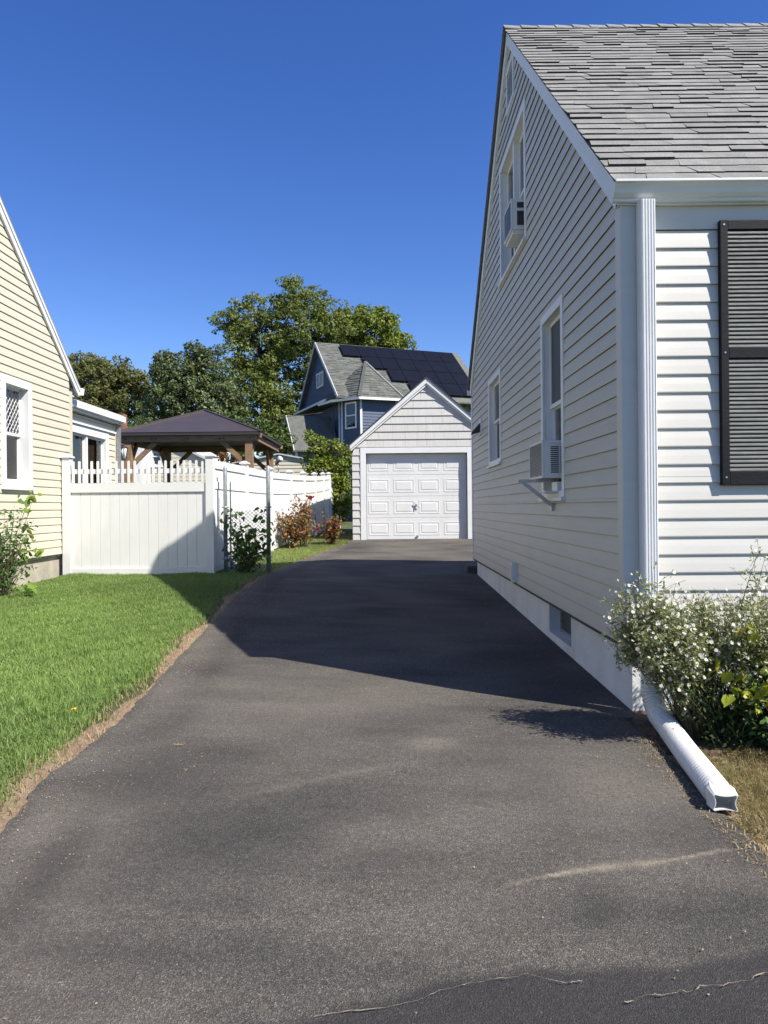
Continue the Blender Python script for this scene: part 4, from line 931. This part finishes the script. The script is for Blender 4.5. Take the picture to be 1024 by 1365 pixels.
# ------------------------------------------------------------------ blue house with solar panels
def blue_house():
    O = Vector((-3.3, 40, 0)); e1 = Vector((.929, .371, 0)); e2 = Vector((.371, -.929, 0))
    def q(a, b, z): p = O+e1*a+e2*b; return Vector((p.x, p.y, z))
    zr, ze, hw, L = 10.35, 7.15, 3.55, 8.0; zb = .8
    r = thing('house', O+Vector((0, 0, zb)), 'dark blue house with grey roof, corner turret and black solar panels', 'house')
    sl = (zr-ze)/hw
    body = MB(); foot = [(.25, -3.2), (.25, 2.7), (.8, 4.0), (2.7, 4.0), (2.9, 3.5), (7.7, 3.5), (7.7, -3.2)]
    body.prism([q(a, b, zb-.3) for a, b in foot], (0, 0, 6.1)); body = body.build('wall', 'blue_siding', r)
    def lap(a0, b0, a1, b1, z0, z1, n, m='blue_siding', parent=body, name='siding_board', lim=None):
        A, B = q(a0, b0, 0), q(a1, b1, 0); u = (B-A); L_ = u.length; u.normalize(); nn = Vector((u.y, -u.x, 0)); W = Wall(A, u, nn)
        siding(W, 0, L_, z0, z1, (z1-z0)/n, lim or (lambda z: (0, L_)), [], m, parent, .02, name); return W, L_
    Wc, Lc = lap(.25, 2.7, .8, 4.0, 3.0, 6.8, 26)
    Wfr, Lf = lap(.8, 4.0, 2.7, 4.0, 3.0, 6.8, 26)
    Wl, Ll = lap(.25, -3.2, .25, 2.7, 3.0, 6.8, 26)
    # corner boards
    for a, b in ((.25, 2.7), (.8, 4.0), (.25, 2.3), (2.7, 4.0)):
        m = MB(); p = q(a, b, 0)+e2*.03-e1*.03; m.tube([(p.x, p.y, 1.0), (p.x, p.y, 6.9)], .07, 4); m.build('corner_board', 'white_trim', r)
    # window on the chamfer
    wz0, wz1 = at(470, 572, 37.3).z, at(470, 537, 37.3).z
    m = MB()
    for (u0, u1, z0, z1) in ((.28, .36, wz0, wz1), (1.04, 1.12, wz0, wz1), (.36, 1.04, wz1-.08, wz1), (.36, 1.04, wz0, wz0+.08), (.36, 1.04, (wz0+wz1)/2-.025, (wz0+wz1)/2+.025)): Wc.block(m, u0, u1, z0, z1, .02, .08)
    w = m.build('window', 'white_trim', r); m = MB(); Wc.block(m, .36, 1.04, wz0+.08, wz1-.08, .022, .045); m.build('pane', 'glass', w)
    m = MB(); Wc.block(m, .36, 1.04, wz0+.08, wz1-.08, .015, .021); m.build('curtain', 'curtain_dark', w)
    # gable triangle
    ga = -.12
    m = MB(); m.prism([q(ga, -hw+.1, ze), q(ga, hw-.1, ze), q(ga, 0, zr-.1)], e1*.3); gb = m.build('gable', 'blue_siding', r)
    A, B = q(ga, -hw, 0), q(ga, hw, 0); u = (B-A).normalized(); W = Wall(A, u, -e1)
    siding(W, .1, 2*hw-.1, ze, zr-.15, .16, lambda z: (hw-(zr-.12-z)/sl, hw+(zr-.12-z)/sl), [], 'blue_siding', gb, .02)
    m = MB(); W.block(m, 0, 2*hw, ze-.10, ze, .0, .08); m.build('gable_trim', 'white_trim', r)
    c0, c1 = 3.15, 4.35; z0, z1 = ze+.75, ze+1.55; m = MB()
    for t in ((c0, c0+.08, z0, z1), (c1-.08, c1, z0, z1), (c0+.08, c1-.08, z0, z0+.08), (c0+.08, c1-.08, z1-.08, z1), ((c0+c1)/2-.04, (c0+c1)/2+.04, z0+.08, z1-.08), (c0+.3, c0+.33, z0+.08, z1-.08), (c1-.33, c1-.3, z0+.08, z1-.08)): W.block(m, *t, .025, .07)
    w = m.build('window', 'white_trim', r); m = MB(); W.block(m, c0+.08, c1-.08, z0+.08, z1-.08, .026, .04); m.build('pane', 'glass', w)
    m = MB(); W.block(m, c0+.08, c1-.08, z0+.08, z1-.08, .0235, .0255); m.build('backing', 'dark_interior', w)
    # pent eave under the gable
    m = MB(); m.hexa([q(-.55, -3.75, 6.88), q(-.55, 2.6, 6.88), q(.3, 2.6, 6.88), q(.3, -3.75, 6.88), q(-.55, -3.75, 6.95), q(-.55, 2.6, 6.95), q(-.05, 2.6, 7.045), q(-.05, -3.75, 7.045)]); m.build('eave', 'blue_roof', r)
    m = MB(); m.bar(q(-.57, -3.75, 6.90), q(-.57, 2.5, 6.90), .04, .10); m.build('fascia', 'white_trim', r)
    # main roof
    m = MB()
    for sg in (-1, 1): m.prism([q(-.35, 0, zr), q(-.35, sg*(hw+.25), zr-sl*(hw+.25)), q(-.35, sg*(hw+.25), zr-sl*(hw+.25)-.08), q(-.35, 0, zr-.09)], e1*(L+.6))
    roof = m.build('roof', 'blue_roof', r)
    ud = (e2*hw+Vector((0, 0, ze-zr))).normalized(); un = e1.cross(ud); un = un if un.z > 0 else -un
    for sg in (-1, 1):
        m = MB(); m.bar(q(-.37, 0, zr-.06), q(-.37, sg*(hw+.25), zr-sl*(hw+.25)-.06), .04, .16); m.build('rake_board', 'pale_roof', r)
    # roof shingle courses catch light
    rows = 34; Ls = (hw+.25)/hw*math.hypot(hw, zr-ze); rest = MB(); T = q(0, 0, zr); rr = random.Random(11)
    for k in range(rows):
        d1 = Ls-k*Ls/rows; x = -.36
        while x < 3.4:
            w_ = rr.uniform(.25, .55); th = rr.choice((.02, .035)); f = lambda a, d, h: T+e1*a+ud*d+un*h
            d0 = max(0, d1-Ls/rows*1.15); rest.hexa([f(x, d1, .002), f(x+w_, d1, .002), f(x+w_, d0, .002), f(x, d0, .002), f(x, d1, th), f(x+w_, d1, th), f(x+w_, d0, .01), f(x, d0, .01)]); x += w_
    tag(rest.build('shingles', 'blue_roof', roof), kind='stuff')
    # turret roof: hip over the chamfered corner
    ap = q(1.35, 3.2, 8.80); ev = [(-.60, 1.3), (-.40, 2.85), (.55, 4.4), (3.0, 4.4), (3.3, 3.0), (2.6, 1.3)]; zz = 6.84
    m = MB(); n = len(ev); i = [q(a, b, zz) for a, b in ev]
    for k in range(n): m.poly([i[k], i[(k+1) % n], ap])
    m.poly(i[::-1]); tr = m.build('turret_roof', 'blue_roof', r)
    rest = MB()
    for k in range(4):
        A, B = i[k], i[(k+1) % n]; nn = (B-A).cross(ap-A).normalized(); nn = nn if nn.z > 0 else -nn
        for j in range(15):
            t0, t1 = j/15, (j+1.1)/15; a0 = A.lerp(ap, t0); b0 = B.lerp(ap, t0); a1 = A.lerp(ap, min(t1, .995)); b1 = B.lerp(ap, min(t1, .995)); ns = max(1, int((b0-a0).length/.4))
            for s_ in range(ns):
                f0, f1 = s_/ns, (s_+1)/ns; th = rr.choice((.02, .03, .04)); P = [a0.lerp(b0, f0), a0.lerp(b0, f1), a1.lerp(b1, f1), a1.lerp(b1, f0)]
                rest.hexa([p+nn*.002 for p in P]+[P[0]+nn*th, P[1]+nn*th, P[2]+nn*.01, P[3]+nn*.01])
    tag(rest.build('shingles', 'blue_roof', tr), kind='stuff')
    for k in range(1, 5):
        m = MB(); m.bar(i[k]+Vector((0, 0, .03)), ap+Vector((0, 0, .03)), .16, .05); m.build('hip_cap', 'pale_roof' if k == 3 else 'blue_roof', tr)
    m = MB()
    for k in range(4): m.bar(i[k]-Vector((0, 0, .05)), i[k+1]-Vector((0, 0, .05)), .05, .12)
    m.build('fascia', 'white_trim', r)
    # solar panels
    T = q(0, 0, zr)
    for row, a0 in enumerate((.45, 1.80, 3.0, 3.6)):
        d0 = .28+row*1.12; a = 7.75
        while a-.98 > a0-.3:
            x0_ = max(a-.98, a0); f = lambda u, d, h: T+e1*u+ud*d+un*h
            m = MB(); m.hexa([f(x0_+.012, d0+1.09, .11), f(a-.012, d0+1.09, .11), f(a-.012, d0, .11), f(x0_+.012, d0, .11), f(x0_+.012, d0+1.09, .15), f(a-.012, d0+1.09, .15), f(a-.012, d0, .15), f(x0_+.012, d0, .15)])
            m.build('solar_panel', 'solar', roof); a -= .98
    # side wing with small gable
    a0, b0, zt, zeave, h = -2.12, 1.31, 6.2, 4.55, 1.35; s2 = (zt-zeave)/h
    m = MB(); m.prism([q(a0, b0-h+.1, .6), q(a0, b0+h-.1, .6), q(a0, b0+h-.1, zeave), q(a0, b0, zt-.1), q(a0, b0-h+.1, zeave)], e1*2.2); wg = m.build('wing', 'slate_blue_siding', r)
    m = MB()
    for sg in (-1, 1): m.prism([q(a0-.2, b0, zt), q(a0-.2, b0+sg*(h+.2), zt-s2*(h+.2)), q(a0-.2, b0+sg*(h+.2), zt-s2*(h+.2)-.08), q(a0-.2, b0, zt-.1)], e1*2.4)
    m.build('wing_roof', 'blue_roof', r)
    for sg in (-1, 1):
        m = MB(); m.bar(q(a0-.22, b0, zt-.07), q(a0-.22, b0+sg*(h+.2), zt-s2*(h+.2)-.07), .04, .15); m.build('rake_board', 'pale_roof', r)
    A, B = q(a0, b0-h, 0), q(a0, b0+h, 0); W = Wall(A, (B-A).normalized(), -e1)
    m = MB()
    for t in ((.85, .93, 3.0, 4.3), (1.77, 1.85, 3.0, 4.3), (.93, 1.77, 4.22, 4.3), (1.31, 1.39, 3.0, 4.22)): W.block(m, *t, .0, .05)
    w = m.build('window', 'white_trim', r); m = MB(); W.block(m, .93, 1.77, 3.0, 4.22, .002, .02); m.build('pane', 'glass', w)
    m = MB(); p = q(a0, b0+h-.1, 0); m.tube([(p.x, p.y, .6), (p.x, p.y, zeave)], .09, 4); m.build('corner_board', 'white_trim', r)
    m = MB(); m.tube([q(-.1, 2.2, 6.6), q(.05, 2.35, 3.0)], .03, 6); m.build('downspout', 'blue_siding', r)
blue_house()

# utility cable across the back
m = MB(); pts = []
for t in np.linspace(0, 1, 30):
    p = at(100+330*t, 553-3*t, 31); p.z -= .35*math.sin(math.pi*t); pts.append(p)
m.tube(pts, .012, 5); tag(m.build('utility_cable', 'cable'), 'thin sagging utility cable strung in front of the trees', 'cable')

# ------------------------------------------------------------------ trees
def limb(mb, a, b, r0, r1, wig=.15, n=6):
    a, b = Vector(a), Vector(b); L = (b-a).length; pts = []
    for k in range(n+1):
        t = k/n; p = a.lerp(b, t)
        if 0 < k < n: p += Vector((random.gauss(0, wig*L*.25), random.gauss(0, wig*L*.25), 0))
        pts.append(p)
    mb.tube(pts, [r0+(r1-r0)*k/n for k in range(n+1)], 6)
def tree(name, label, blobs, Y, base, leafm, leaf, dens=1.0, clump=.9, trunk_r=.25, cat='tree', group=None, sparse=0, aspect=.6, twigs=True, depth=1.0):
    """blobs: (px,py,r_px[,dY]) surveyed at distance Y; clumps of leaves fill shells of those blobs"""
    bx = at(base[0], base[1], Y); zb = gz(bx.x, Y)
    r = thing(name, (bx.x, Y, zb), label, cat, group); C = []; tw = MB()
    top = Vector((bx.x, Y, zb))
    tk = MB(); hub = at(base[0], blobs[0][1]+blobs[0][2]*.3, Y); limb(tk, (bx.x, Y, zb-.2), hub, trunk_r, trunk_r*.55, .05)
    Pall, Oall = [], []
    for bl in blobs:
        c = at(bl[0], bl[1], Y); rad = bl[2]*Y/F; dy = bl[3] if len(bl) > 3 else 0; c.y += dy
        sp = bl[4] if len(bl) > 4 else 1.0
        limb(tk, hub, c+Vector((0, 0, -rad*.1)), trunk_r*.35, trunk_r*.10, .25)
        nc = max(6, int((rad/clump)**2*17*dens*sp)); d = unit(rng.normal(size=(nc, 3))); rr_ = rng.uniform(.25, 1, nc)**.5
        cc = np.array(c)+d*(rr_*rad)[:, None]*np.array([1, depth, 1])
        for k in range(nc):
            cr = clump*rng.uniform(.35, .8); nl = int(cr*cr/(leaf*leaf)*9)
            P = cc[k]+in_ball(nl)*cr*np.array([1, 1, .75]); Pall.append(P); Oall.append(np.repeat(d[k:k+1], nl, 0))
            if twigs and rng.random() < .35: limb(tk, c, cc[k], trunk_r*.09, trunk_r*.03, .3, 4)
    P = np.concatenate(Pall); Oa = np.concatenate(Oall)
    keep = P[:, 2] > zb+.15
    V, Fc = leaves(P[keep], leaf, aspect, .25, .1, Oa[keep]*.5)
    tk.build('trunk', 'bark', r); np_mesh('crown', V, Fc, leafm, r)
    return r
tree('tree', 'brownish autumn tree rising behind the cream house addition', [(120, 520, 42), (105, 492, 24), (150, 505, 30), (170, 535, 40), (130, 560, 45), (185, 512, 18)], 46, (140, 660), 'leaf_brownish', .19, .9, .62, .3)
tree('tree', 'silvery green full-crowned tree above the gazebo roof', [(250, 520, 48), (225, 495, 26), (285, 490, 27), (215, 545, 36), (290, 545, 40), (260, 475, 18), (235, 580, 30)], 44, (255, 660), 'leaf_silver', .18, 1.0, .6, .3)
tree('tree', 'low dark green tree filling the gap behind the gazebo', [(320, 580, 36), (270, 590, 30), (360, 590, 30), (190, 590, 34), (100, 590, 26)], 37, (310, 665), 'leaf_green', .18, .9, .6, .2)
tree('tree', 'tallest olive tree with loose feathery top behind the blue house', [(350, 470, 52, 0, .8), (330, 425, 32, 0, .7), (400, 440, 50, 0, .85), (390, 395, 26, 0, .75), (432, 400, 22, 0, .25), (300, 432, 18, 0, .6), (350, 530, 55), (440, 440, 32, 0, .8), (380, 560, 40), (455, 415, 14, 0, .15), (365, 405, 18, 0, .5), (420, 500, 30)], 50, (360, 660), 'leaf_olive', .20, .95, .65, .34)
tree('tree', 'rounded yellow-green maple behind the solar panelled roof', [(495, 450, 42), (525, 468, 28), (465, 440, 26), (510, 430, 18), (480, 490, 40)], 58, (495, 660), 'leaf_maple', .26, 1.0, .8, .3)
tree('tree', 'distant olive tree peeking past the back corner of the grey house', [(640, 525, 36), (660, 540, 40)], 62, (650, 660), 'leaf_olive', .32, .8, 1.0, .3)
# shrub tree beside the garage
tree('tall_shrub', 'leafy green tall shrub growing between the fence and the garage', [(435, 640, 30), (450, 610, 22), (420, 610, 17, 0, .6), (458, 660, 16), (412, 582, 10, 0, .6), (430, 598, 14, 0, .7), (447, 680, 18)], 25.5, (445, 693), 'leaf_maple', .11, 1.1, .36, .06, 'shrub', depth=.7)
tree('shrub', 'dark red leaved shrub seen under the gazebo', [(300, 608, 10), (312, 612, 8)], 26.0, (303, 640), 'leaf_red', .14, .8, .3, .03, 'shrub')

# ------------------------------------------------------------------ near plants
def stems_plant(name, label, base, tips, leafm, leaf, nl, spread, stem_r=.006, aspect=.6, droop=.3, cat='plant', stem_m='twig', lo=.25):
    r = thing(name, base, label, cat); b = Vector(base); P = []; st = MB()
    for t in tips:
        t = Vector(t); a = b+Vector((random.uniform(-.08, .08), random.uniform(-.08, .08), -.04)); mid = a.lerp(t, .5)+Vector((0, 0, .12*(t-a).length))
        pts = [a.lerp(mid, q).lerp(mid.lerp(t, q), q) for q in np.linspace(0, 1, 9)]
        st.tube(pts, [stem_r*(1-.7*k/8) for k in range(9)], 5)
        for k in range(nl):
            q = random.uniform(lo, 1.02); p = a.lerp(mid, q).lerp(mid.lerp(t, q), q)
            P.append((p.x+random.gauss(0, spread), p.y+random.gauss(0, spread), p.z+random.gauss(0, spread*.8)))
    st.build('stem', stem_m, r); V, Fc = leaves(np.array(P), leaf, aspect, .5, droop); np_mesh('foliage', V, Fc, leafm, r); return r
rs = random.Random(21)
# shrub at the cream house
cx, cy = -4.86, 9.35; zb = gz(cx, cy)
tips = [(cx+rs.uniform(-.25, .26), cy+rs.uniform(-.5, .5), zb+rs.uniform(.3, 1.2)) for _ in range(60)]
stems_plant('shrub', 'green leafy shrub growing against the cream house under its window', (cx, cy, zb), tips, 'leaf_shrub', .06, 20, .06, .005, .5, cat='shrub')
tips = [(cx+rs.uniform(.18, .42), cy+rs.uniform(-.1, .35), zb+h) for h in (.05, .12, .55, .6, .72, .8, .9, 1.3, 1.36)]
stems_plant('vine', 'broad-leaved creeper reaching out of the shrub at the cream house', (cx, cy, zb), tips, 'leaf_vine', .12, 5, .04, .005, .6, .6, 'plant', lo=.75)
# vine on the chain link
r_t = []
for k in range(34): r_t.append((-2.25+rs.uniform(-.36, .42), 12.14+rs.uniform(-.05, .14), gz(-2.25, 12.1)+rs.uniform(.25, 1.05)))
r_t += [(-1.80, 12.2, 1.12), (-1.75, 12.22, .95), (-2.62, 12.0, 1.35), (-2.55, 12.0, 1.42), (-2.1, 12.15, 1.40)]
stems_plant('climbing_vine', 'green vine climbing over the chain-link section', (-2.3, 12.13, gz(-2.3, 12.1)), r_t, 'leaf_vine', .10, 9, .05, .004, .62, .5, 'vine', lo=.3)
# dead-looking stems and darker leaves at its foot
stems_plant('undergrowth', 'dark weedy undergrowth at the foot of the chain-link vine', (-2.3, 12.2, gz(-2.3, 12.1)), [(-2.3+rs.uniform(-.3, .3), 12.2+rs.uniform(-.06, .1), .4+rs.uniform(.1, .5)) for _ in range(18)], 'leaf_dark', .07, 12, .05, .004, .5, .4, 'weeds')
# roses
def rose(cx, cy, n, h, w, label, blooms, m='leaf_red', leaf=.085):
    zb = gz(cx, cy); tips = [(cx+rs.gauss(0, w), cy+rs.gauss(0, w*.7), zb+h*rs.uniform(.35, 1)) for _ in range(n)]
    r = stems_plant('rose_bush', label, (cx, cy, zb), tips, m, leaf, 30, .07, .007, .55, .4, 'rose bush', lo=.3)
    for (x, y, z, s) in blooms:
        P = np.array([(x, y, z)])+in_ball(40)*s*np.array([1, 1, .7]); V, Fc = leaves(P, s*1.3, .9, .6); np_mesh('bloom', V, Fc, 'petal_red', r)
        t = MB(); t.tube([(cx, cy, zb), (x*.7+cx*.3, y*.7+cy*.3, zb+(z-zb)*.5), (x, y, z)], .007, 5); t.build('stem', 'twig', r)
p = at(417, 660, 17.2)
rose(-2.05, 16.1, 26, .95, .20, 'rose bush with rusty orange leaves beside the white fence', [], 'leaf_red')
rose(-1.78, 16.4, 18, 1.15, .17, 'tall rose bush topped by a red bloom beside the white fence', [(p.x, 16.6, 1.68, .045), (-1.74, 16.2, 1.06, .04), (-1.47, 16.4, .98, .028)], 'leaf_red')
rose(-1.22, 16.9, 20, .75, .17, 'low rose bush with dark reddish leaves close to the garage corner', [(-1.35, 16.8, 1.12, .025)], 'leaf_red')

# white aster bush at the house corner
def aster():
    b = Vector((1.98, 4.28, gz(1.98, 4.28))); r = thing('aster_bush', b, 'bushy white-flowering aster sprawling over the downspout corner', 'flowering plant')
    st = MB(); FP, LP = [], []; q = random.Random(4)
    tips = []
    for _ in range(270):
        x = q.uniform(1.36, 2.75); e = math.sin((x-1.3)/1.45*math.pi)**.4
        tips.append(Vector((x, 4.15+q.uniform(-.22, .26), .52+q.random()**.7*.42*e)))
    for _ in range(55): tips.append(Vector((q.uniform(1.30, 1.66), 4.22+q.uniform(-.15, .2), q.uniform(.56, .98))))
    for k in range(6): tips.append(Vector((1.66+k*.03, 4.16, .35+.03*k)))
    tips += [Vector((2.22, 4.3, 1.16)), Vector((2.19, 4.3, 1.20)), Vector((2.15, 4.3, 1.08)), Vector((2.24, 4.3, 1.05)), Vector((2.32, 4.3, 1.12)), Vector((1.30, 4.15, .60)), Vector((1.28, 4.2, .72)), Vector((1.33, 4.2, .98)), Vector((1.45, 4.2, 1.02)), Vector((1.52, 4.2, 1.0)), Vector((2.55, 4.25, .95))]
    for t in tips:
        a = b+Vector((q.uniform(-.25, .35), q.uniform(-.1, .12), 0)); a.x = a.x*.6+t.x*.4 if t.x > 1.75 else max(a.x*.65+t.x*.35, 1.74); a.z = gz(a.x, a.y)
        mid = a.lerp(t, .55)+Vector((0, 0, .18)); bz = lambda s: a.lerp(mid, s).lerp(mid.lerp(t, s), s)
        st.tube([bz(s) for s in np.linspace(0, 1, 8)], [.0035*(1-.7*k/7) for k in range(8)], 4)
        for _ in range(15):
            s = q.uniform(.45, 1); p = bz(s); e = p+Vector((q.gauss(0, .055), q.gauss(0, .05), q.gauss(.015, .05)))
            st.tube([p, p.lerp(e, .5)+Vector((0, 0, .01)), e], .0012, 3, False)
            if q.random() < .8: FP.append(e)
            for _ in range(4):
                z = p.lerp(e, q.random()); LP.append((z.x+q.gauss(0, .015), z.y+q.gauss(0, .015), z.z+q.gauss(0, .012)))
        for _ in range(14):
            z = bz(q.uniform(.2, .95)); LP.append((z.x+q.gauss(0, .03), z.y+q.gauss(0, .03), z.z+q.gauss(0, .03)))
    st.build('stem', 'twig', r)
    V, Fc = leaves(np.array(LP), .028, .3, .4, .1); np_mesh('foliage', V, Fc, 'leaf_fine', r)
    pet, eye = MB(), MB(); PV = []; PF = []; EV = []; EF = []
    for p in FP:
        n = Vector((q.gauss(.25, .5), q.gauss(-.7, .5), q.gauss(.55, .4))).normalized(); x = n.orthogonal().normalized(); y = n.cross(x); R0 = q.uniform(.007, .0125)
        for k in range(8):
            a = k*math.pi/4+q.uniform(-.1, .1); d = x*math.cos(a)+y*math.sin(a); s_ = y*math.cos(a)-x*math.sin(a); i = len(PV)
            PV += [p+d*R0*.22-s_*R0*.12, p+d*R0*.22+s_*R0*.12, p+d*R0+s_*R0*.22+n*.001, p+d*R0-s_*R0*.22+n*.001]; PF.append((i, i+1, i+2, i+3))
        i = len(EV); c = p+n*.0012
        EV += [c+x*R0*.3, c+y*R0*.3, c-x*R0*.3, c-y*R0*.3]; EF.append((i, i+1, i+2, i+3))
    tag(np_mesh('petals', np.array(PV), np.array(PF), 'petal_white', r), kind='stuff'); tag(np_mesh('flower_eyes', np.array(EV), np.array(EF), 'flower_eye', r), kind='stuff')
aster()
zb = gz(2.2, 4.2)
stems_plant('leafy_plant', 'yellow-green broad-leaved plant mixed into the aster bush', (2.25, 4.25, zb), [(rs.uniform(1.98, 2.5), 3.96+rs.uniform(-.05, .15), zb+rs.uniform(.32, .74)) for _ in range(36)]+[(1.80, 4.05, .55), (1.86, 4.0, .48), (1.93, 4.02, .58), (1.98, 4.0, .40), (1.9, 4.0, .42)], 'leaf_yellow', .085, 5, .04, .004, .72, .5, 'plant', lo=.7)
for (x, y, n, lab) in ((1.90, 4.12, 34, 'low dark green shrub below the aster beside the drain hose'), (2.22, 4.02, 40, 'low glossy dark shrub with a violet bloom in the planting bed')):
    z = gz(x, y); rr_ = stems_plant('low_shrub', lab, (x, y, z), [(x+rs.gauss(0, .17), y+rs.gauss(0, .12), z+rs.uniform(.08, .42)) for _ in range(n)], 'leaf_shrub' if x > 2 else 'leaf_dark', .036, 34, .035, .003, .5, .2, 'shrub', lo=.15)
    if x > 2:
        P = np.array([(2.13, 3.86, z+.12)])+in_ball(30)*.022; V, Fc = leaves(P, .03, .8); np_mesh('bloom', V, Fc, 'violet', rr_)

# ------------------------------------------------------------------ grass
def scatter(n, x0, x1, y0, y1, ok):
    x = rng.uniform(x0, x1, n); y = rng.uniform(y0, y1, n); k = ok(x, y); x, y = x[k], y[k]
    return np.stack([x, y, g(x, y)-.014], 1)
def fbm(x, y): return (np.sin(x*2.1+1)*np.sin(y*1.7)+.6*np.sin(x*4.7+y*3.1)+.4*np.sin(x*9.1-y*7.7+2)+.3*np.sin(x*17+y*13))/2.3
def lawn():
    def ok(x, y):
        e = xl(y)-x; px = x/np.maximum(y, .1)
        return (e > .07+.10*rng.random(len(x))**.6+.05*np.sin(y*3)) & (px > -.80) & (x > -5.06) & (y < 11.83) & (rng.random(len(x)) < np.clip(e/.30, .10, 1))
    V, Fc = [], []
    P = np.concatenate([scatter(230000, -5.1, -1.5, 1.2, 6.5, ok), scatter(290000, -5.1, -1.5, 6.5, 11.9, ok)])
    hh = (.055+.03*np.clip((6.5-P[:, 1])/3, 0, 1))*(1+.45*fbm(P[:, 0]*1.5, P[:, 1]*1.5))
    V, Fc = blades(P, hh, .0022, 1.15); tag(np_mesh('lawn_grass', V, Fc, 'grass'), 'mown green lawn between the driveway and the cream house', 'grass', kind='stuff')
    ok2 = lambda x, y: (rng.random(len(x)) < np.clip(.25+fbm(x*1.3, y)*.6, .05, 1)) & ok(x, y)
    P = scatter(40000, -5.1, -1.5, 1.2, 11.9, ok2); P2 = scatter(14000, -2.4, -1.5, 1.5, 12.5, lambda x, y: ((xl(y)-x) > .0) & ((xl(y)-x) < .22))
    P = np.concatenate([P, P2]); V, Fc = blades(P, .045, .0022, 1.1); tag(np_mesh('straw_grass', V, Fc, 'straw'), 'dry straw blades scattered through the lawn edge', 'grass', kind='stuff')
    # strip between side fence and driveway
    fx = lambda y: np.interp(y, [11.85, 15.46, 19.1, 24.6], [-2.78, -2.385, -2.08, -1.83])
    ok3 = lambda x, y: (x > fx(y)+.03) & (x < xl(y)-.02) | ((y > 18) & (x > fx(y)) & (x < -.8))
    P = scatter(60000, -2.8, -.7, 11.85, 19.5, ok3); V, Fc = blades(P, .05, .003, .9); tag(np_mesh('strip_grass', V, Fc, 'grass'), 'green grass strip below the chain-link and roses', 'grass', kind='stuff')
    P = scatter(50000, -2.8, -.7, 12.6, 19.5, ok3); V, Fc = blades(P, .045, .003, 1.1); tag(np_mesh('dry_strip_grass', V, Fc, 'grass_dry'), 'yellowing dry grass in front of the rose bushes', 'grass', kind='stuff')
    # dry grass beside the drain hose
    ok4 = lambda x, y: (x > xr(y)-.03+.05*rng.random(len(x))) & ((np.abs(x-1.505-(y-3.365)*.12) > .075) | (y < 3.2))
    P = scatter(60000, 1.42, 3.2, 2.0, 4.15, ok4); V, Fc = blades(P, .045*(1+.6*fbm(P[:, 0]*3, P[:, 1]*3)), .0017, 1.7); tag(np_mesh('dry_grass', V, Fc, 'grass_dry'), 'dry brown grass beside the drain hose', 'grass', kind='stuff')
    P = scatter(7000, 1.6, 3.2, 2.0, 4.1, lambda x, y: fbm(x*2, y*2) > .1); V, Fc = blades(P, .04, .0018, .9); tag(np_mesh('green_tufts', V, Fc, 'grass'), 'green tufts in the dry grass by the planting bed', 'grass', kind='stuff')
    P = scatter(2200, 1.38, 1.62, 2.2, 4.2, lambda x, y: (np.abs(x-1.505-(y-3.365)*.12) > .075) | (y < 3.2)); P[:, 2] += .022; V, Fc = blades(P, .02, .002, 2.2); tag(np_mesh('leaf_litter', V, Fc, 'straw'), 'pale dry leaf litter along the driveway edge', 'litter', kind='stuff')
lawn()
p = (-1.92, 4.55); z = gz(*p)
d = thing('dandelion', (*p, z), 'single yellow dandelion in the lawn edge', 'flower')
m = MB(); m.tube([(*p, z-.02), (*p, z+.06)], .002, 5); m.build('stem', 'leaf_vine', d)
P = np.array([(p[0], p[1], z+.062)])+in_ball(40)*np.array([.014, .014, .006]); V, Fc = leaves(P, .016, .5, .8); np_mesh('bloom', V, Fc, 'dandelion', d)
# loose grass clippings lying on the asphalt
for i, (x, y) in enumerate(((-1.14, 4.05),)):
    m = MB()
    for k in range(4):
        a = random.uniform(0, 3.1); l = random.uniform(.03, .07); zz = gz(x, y)+.026
        m.bar((x-l*math.cos(a)*.5, y-l*math.sin(a)*.5, zz), (x+l*math.cos(a)*.5, y+l*math.sin(a)*.5, zz+.004), .003, .002)
    tag(m.build('grass_clipping', 'straw'), 'pale dry grass clipping lying on the asphalt', 'clipping')

# loose grit and crumbs on the asphalt, thickest along the edges
n = 5200; y = rng.uniform(1.7, 12, n); e = rng.exponential(.28, n); x = np.where(rng.random(n) < .62, xl(y)+e, np.where(rng.random(n) < .5, xr(np.minimum(y, 4.5))-e*.5, rng.uniform(-1.6, 1.5, n)))
k = (x < 1.47) & (x > -1.9); P = np.stack([x[k], y[k], g(x[k], y[k])+.021], 1)
V, Fc = leaves(P, .007, .8, 1.5); tag(np_mesh('grit', V, Fc, 'straw'), 'pale loose grit scattered along the driveway edges', 'grit', kind='stuff')
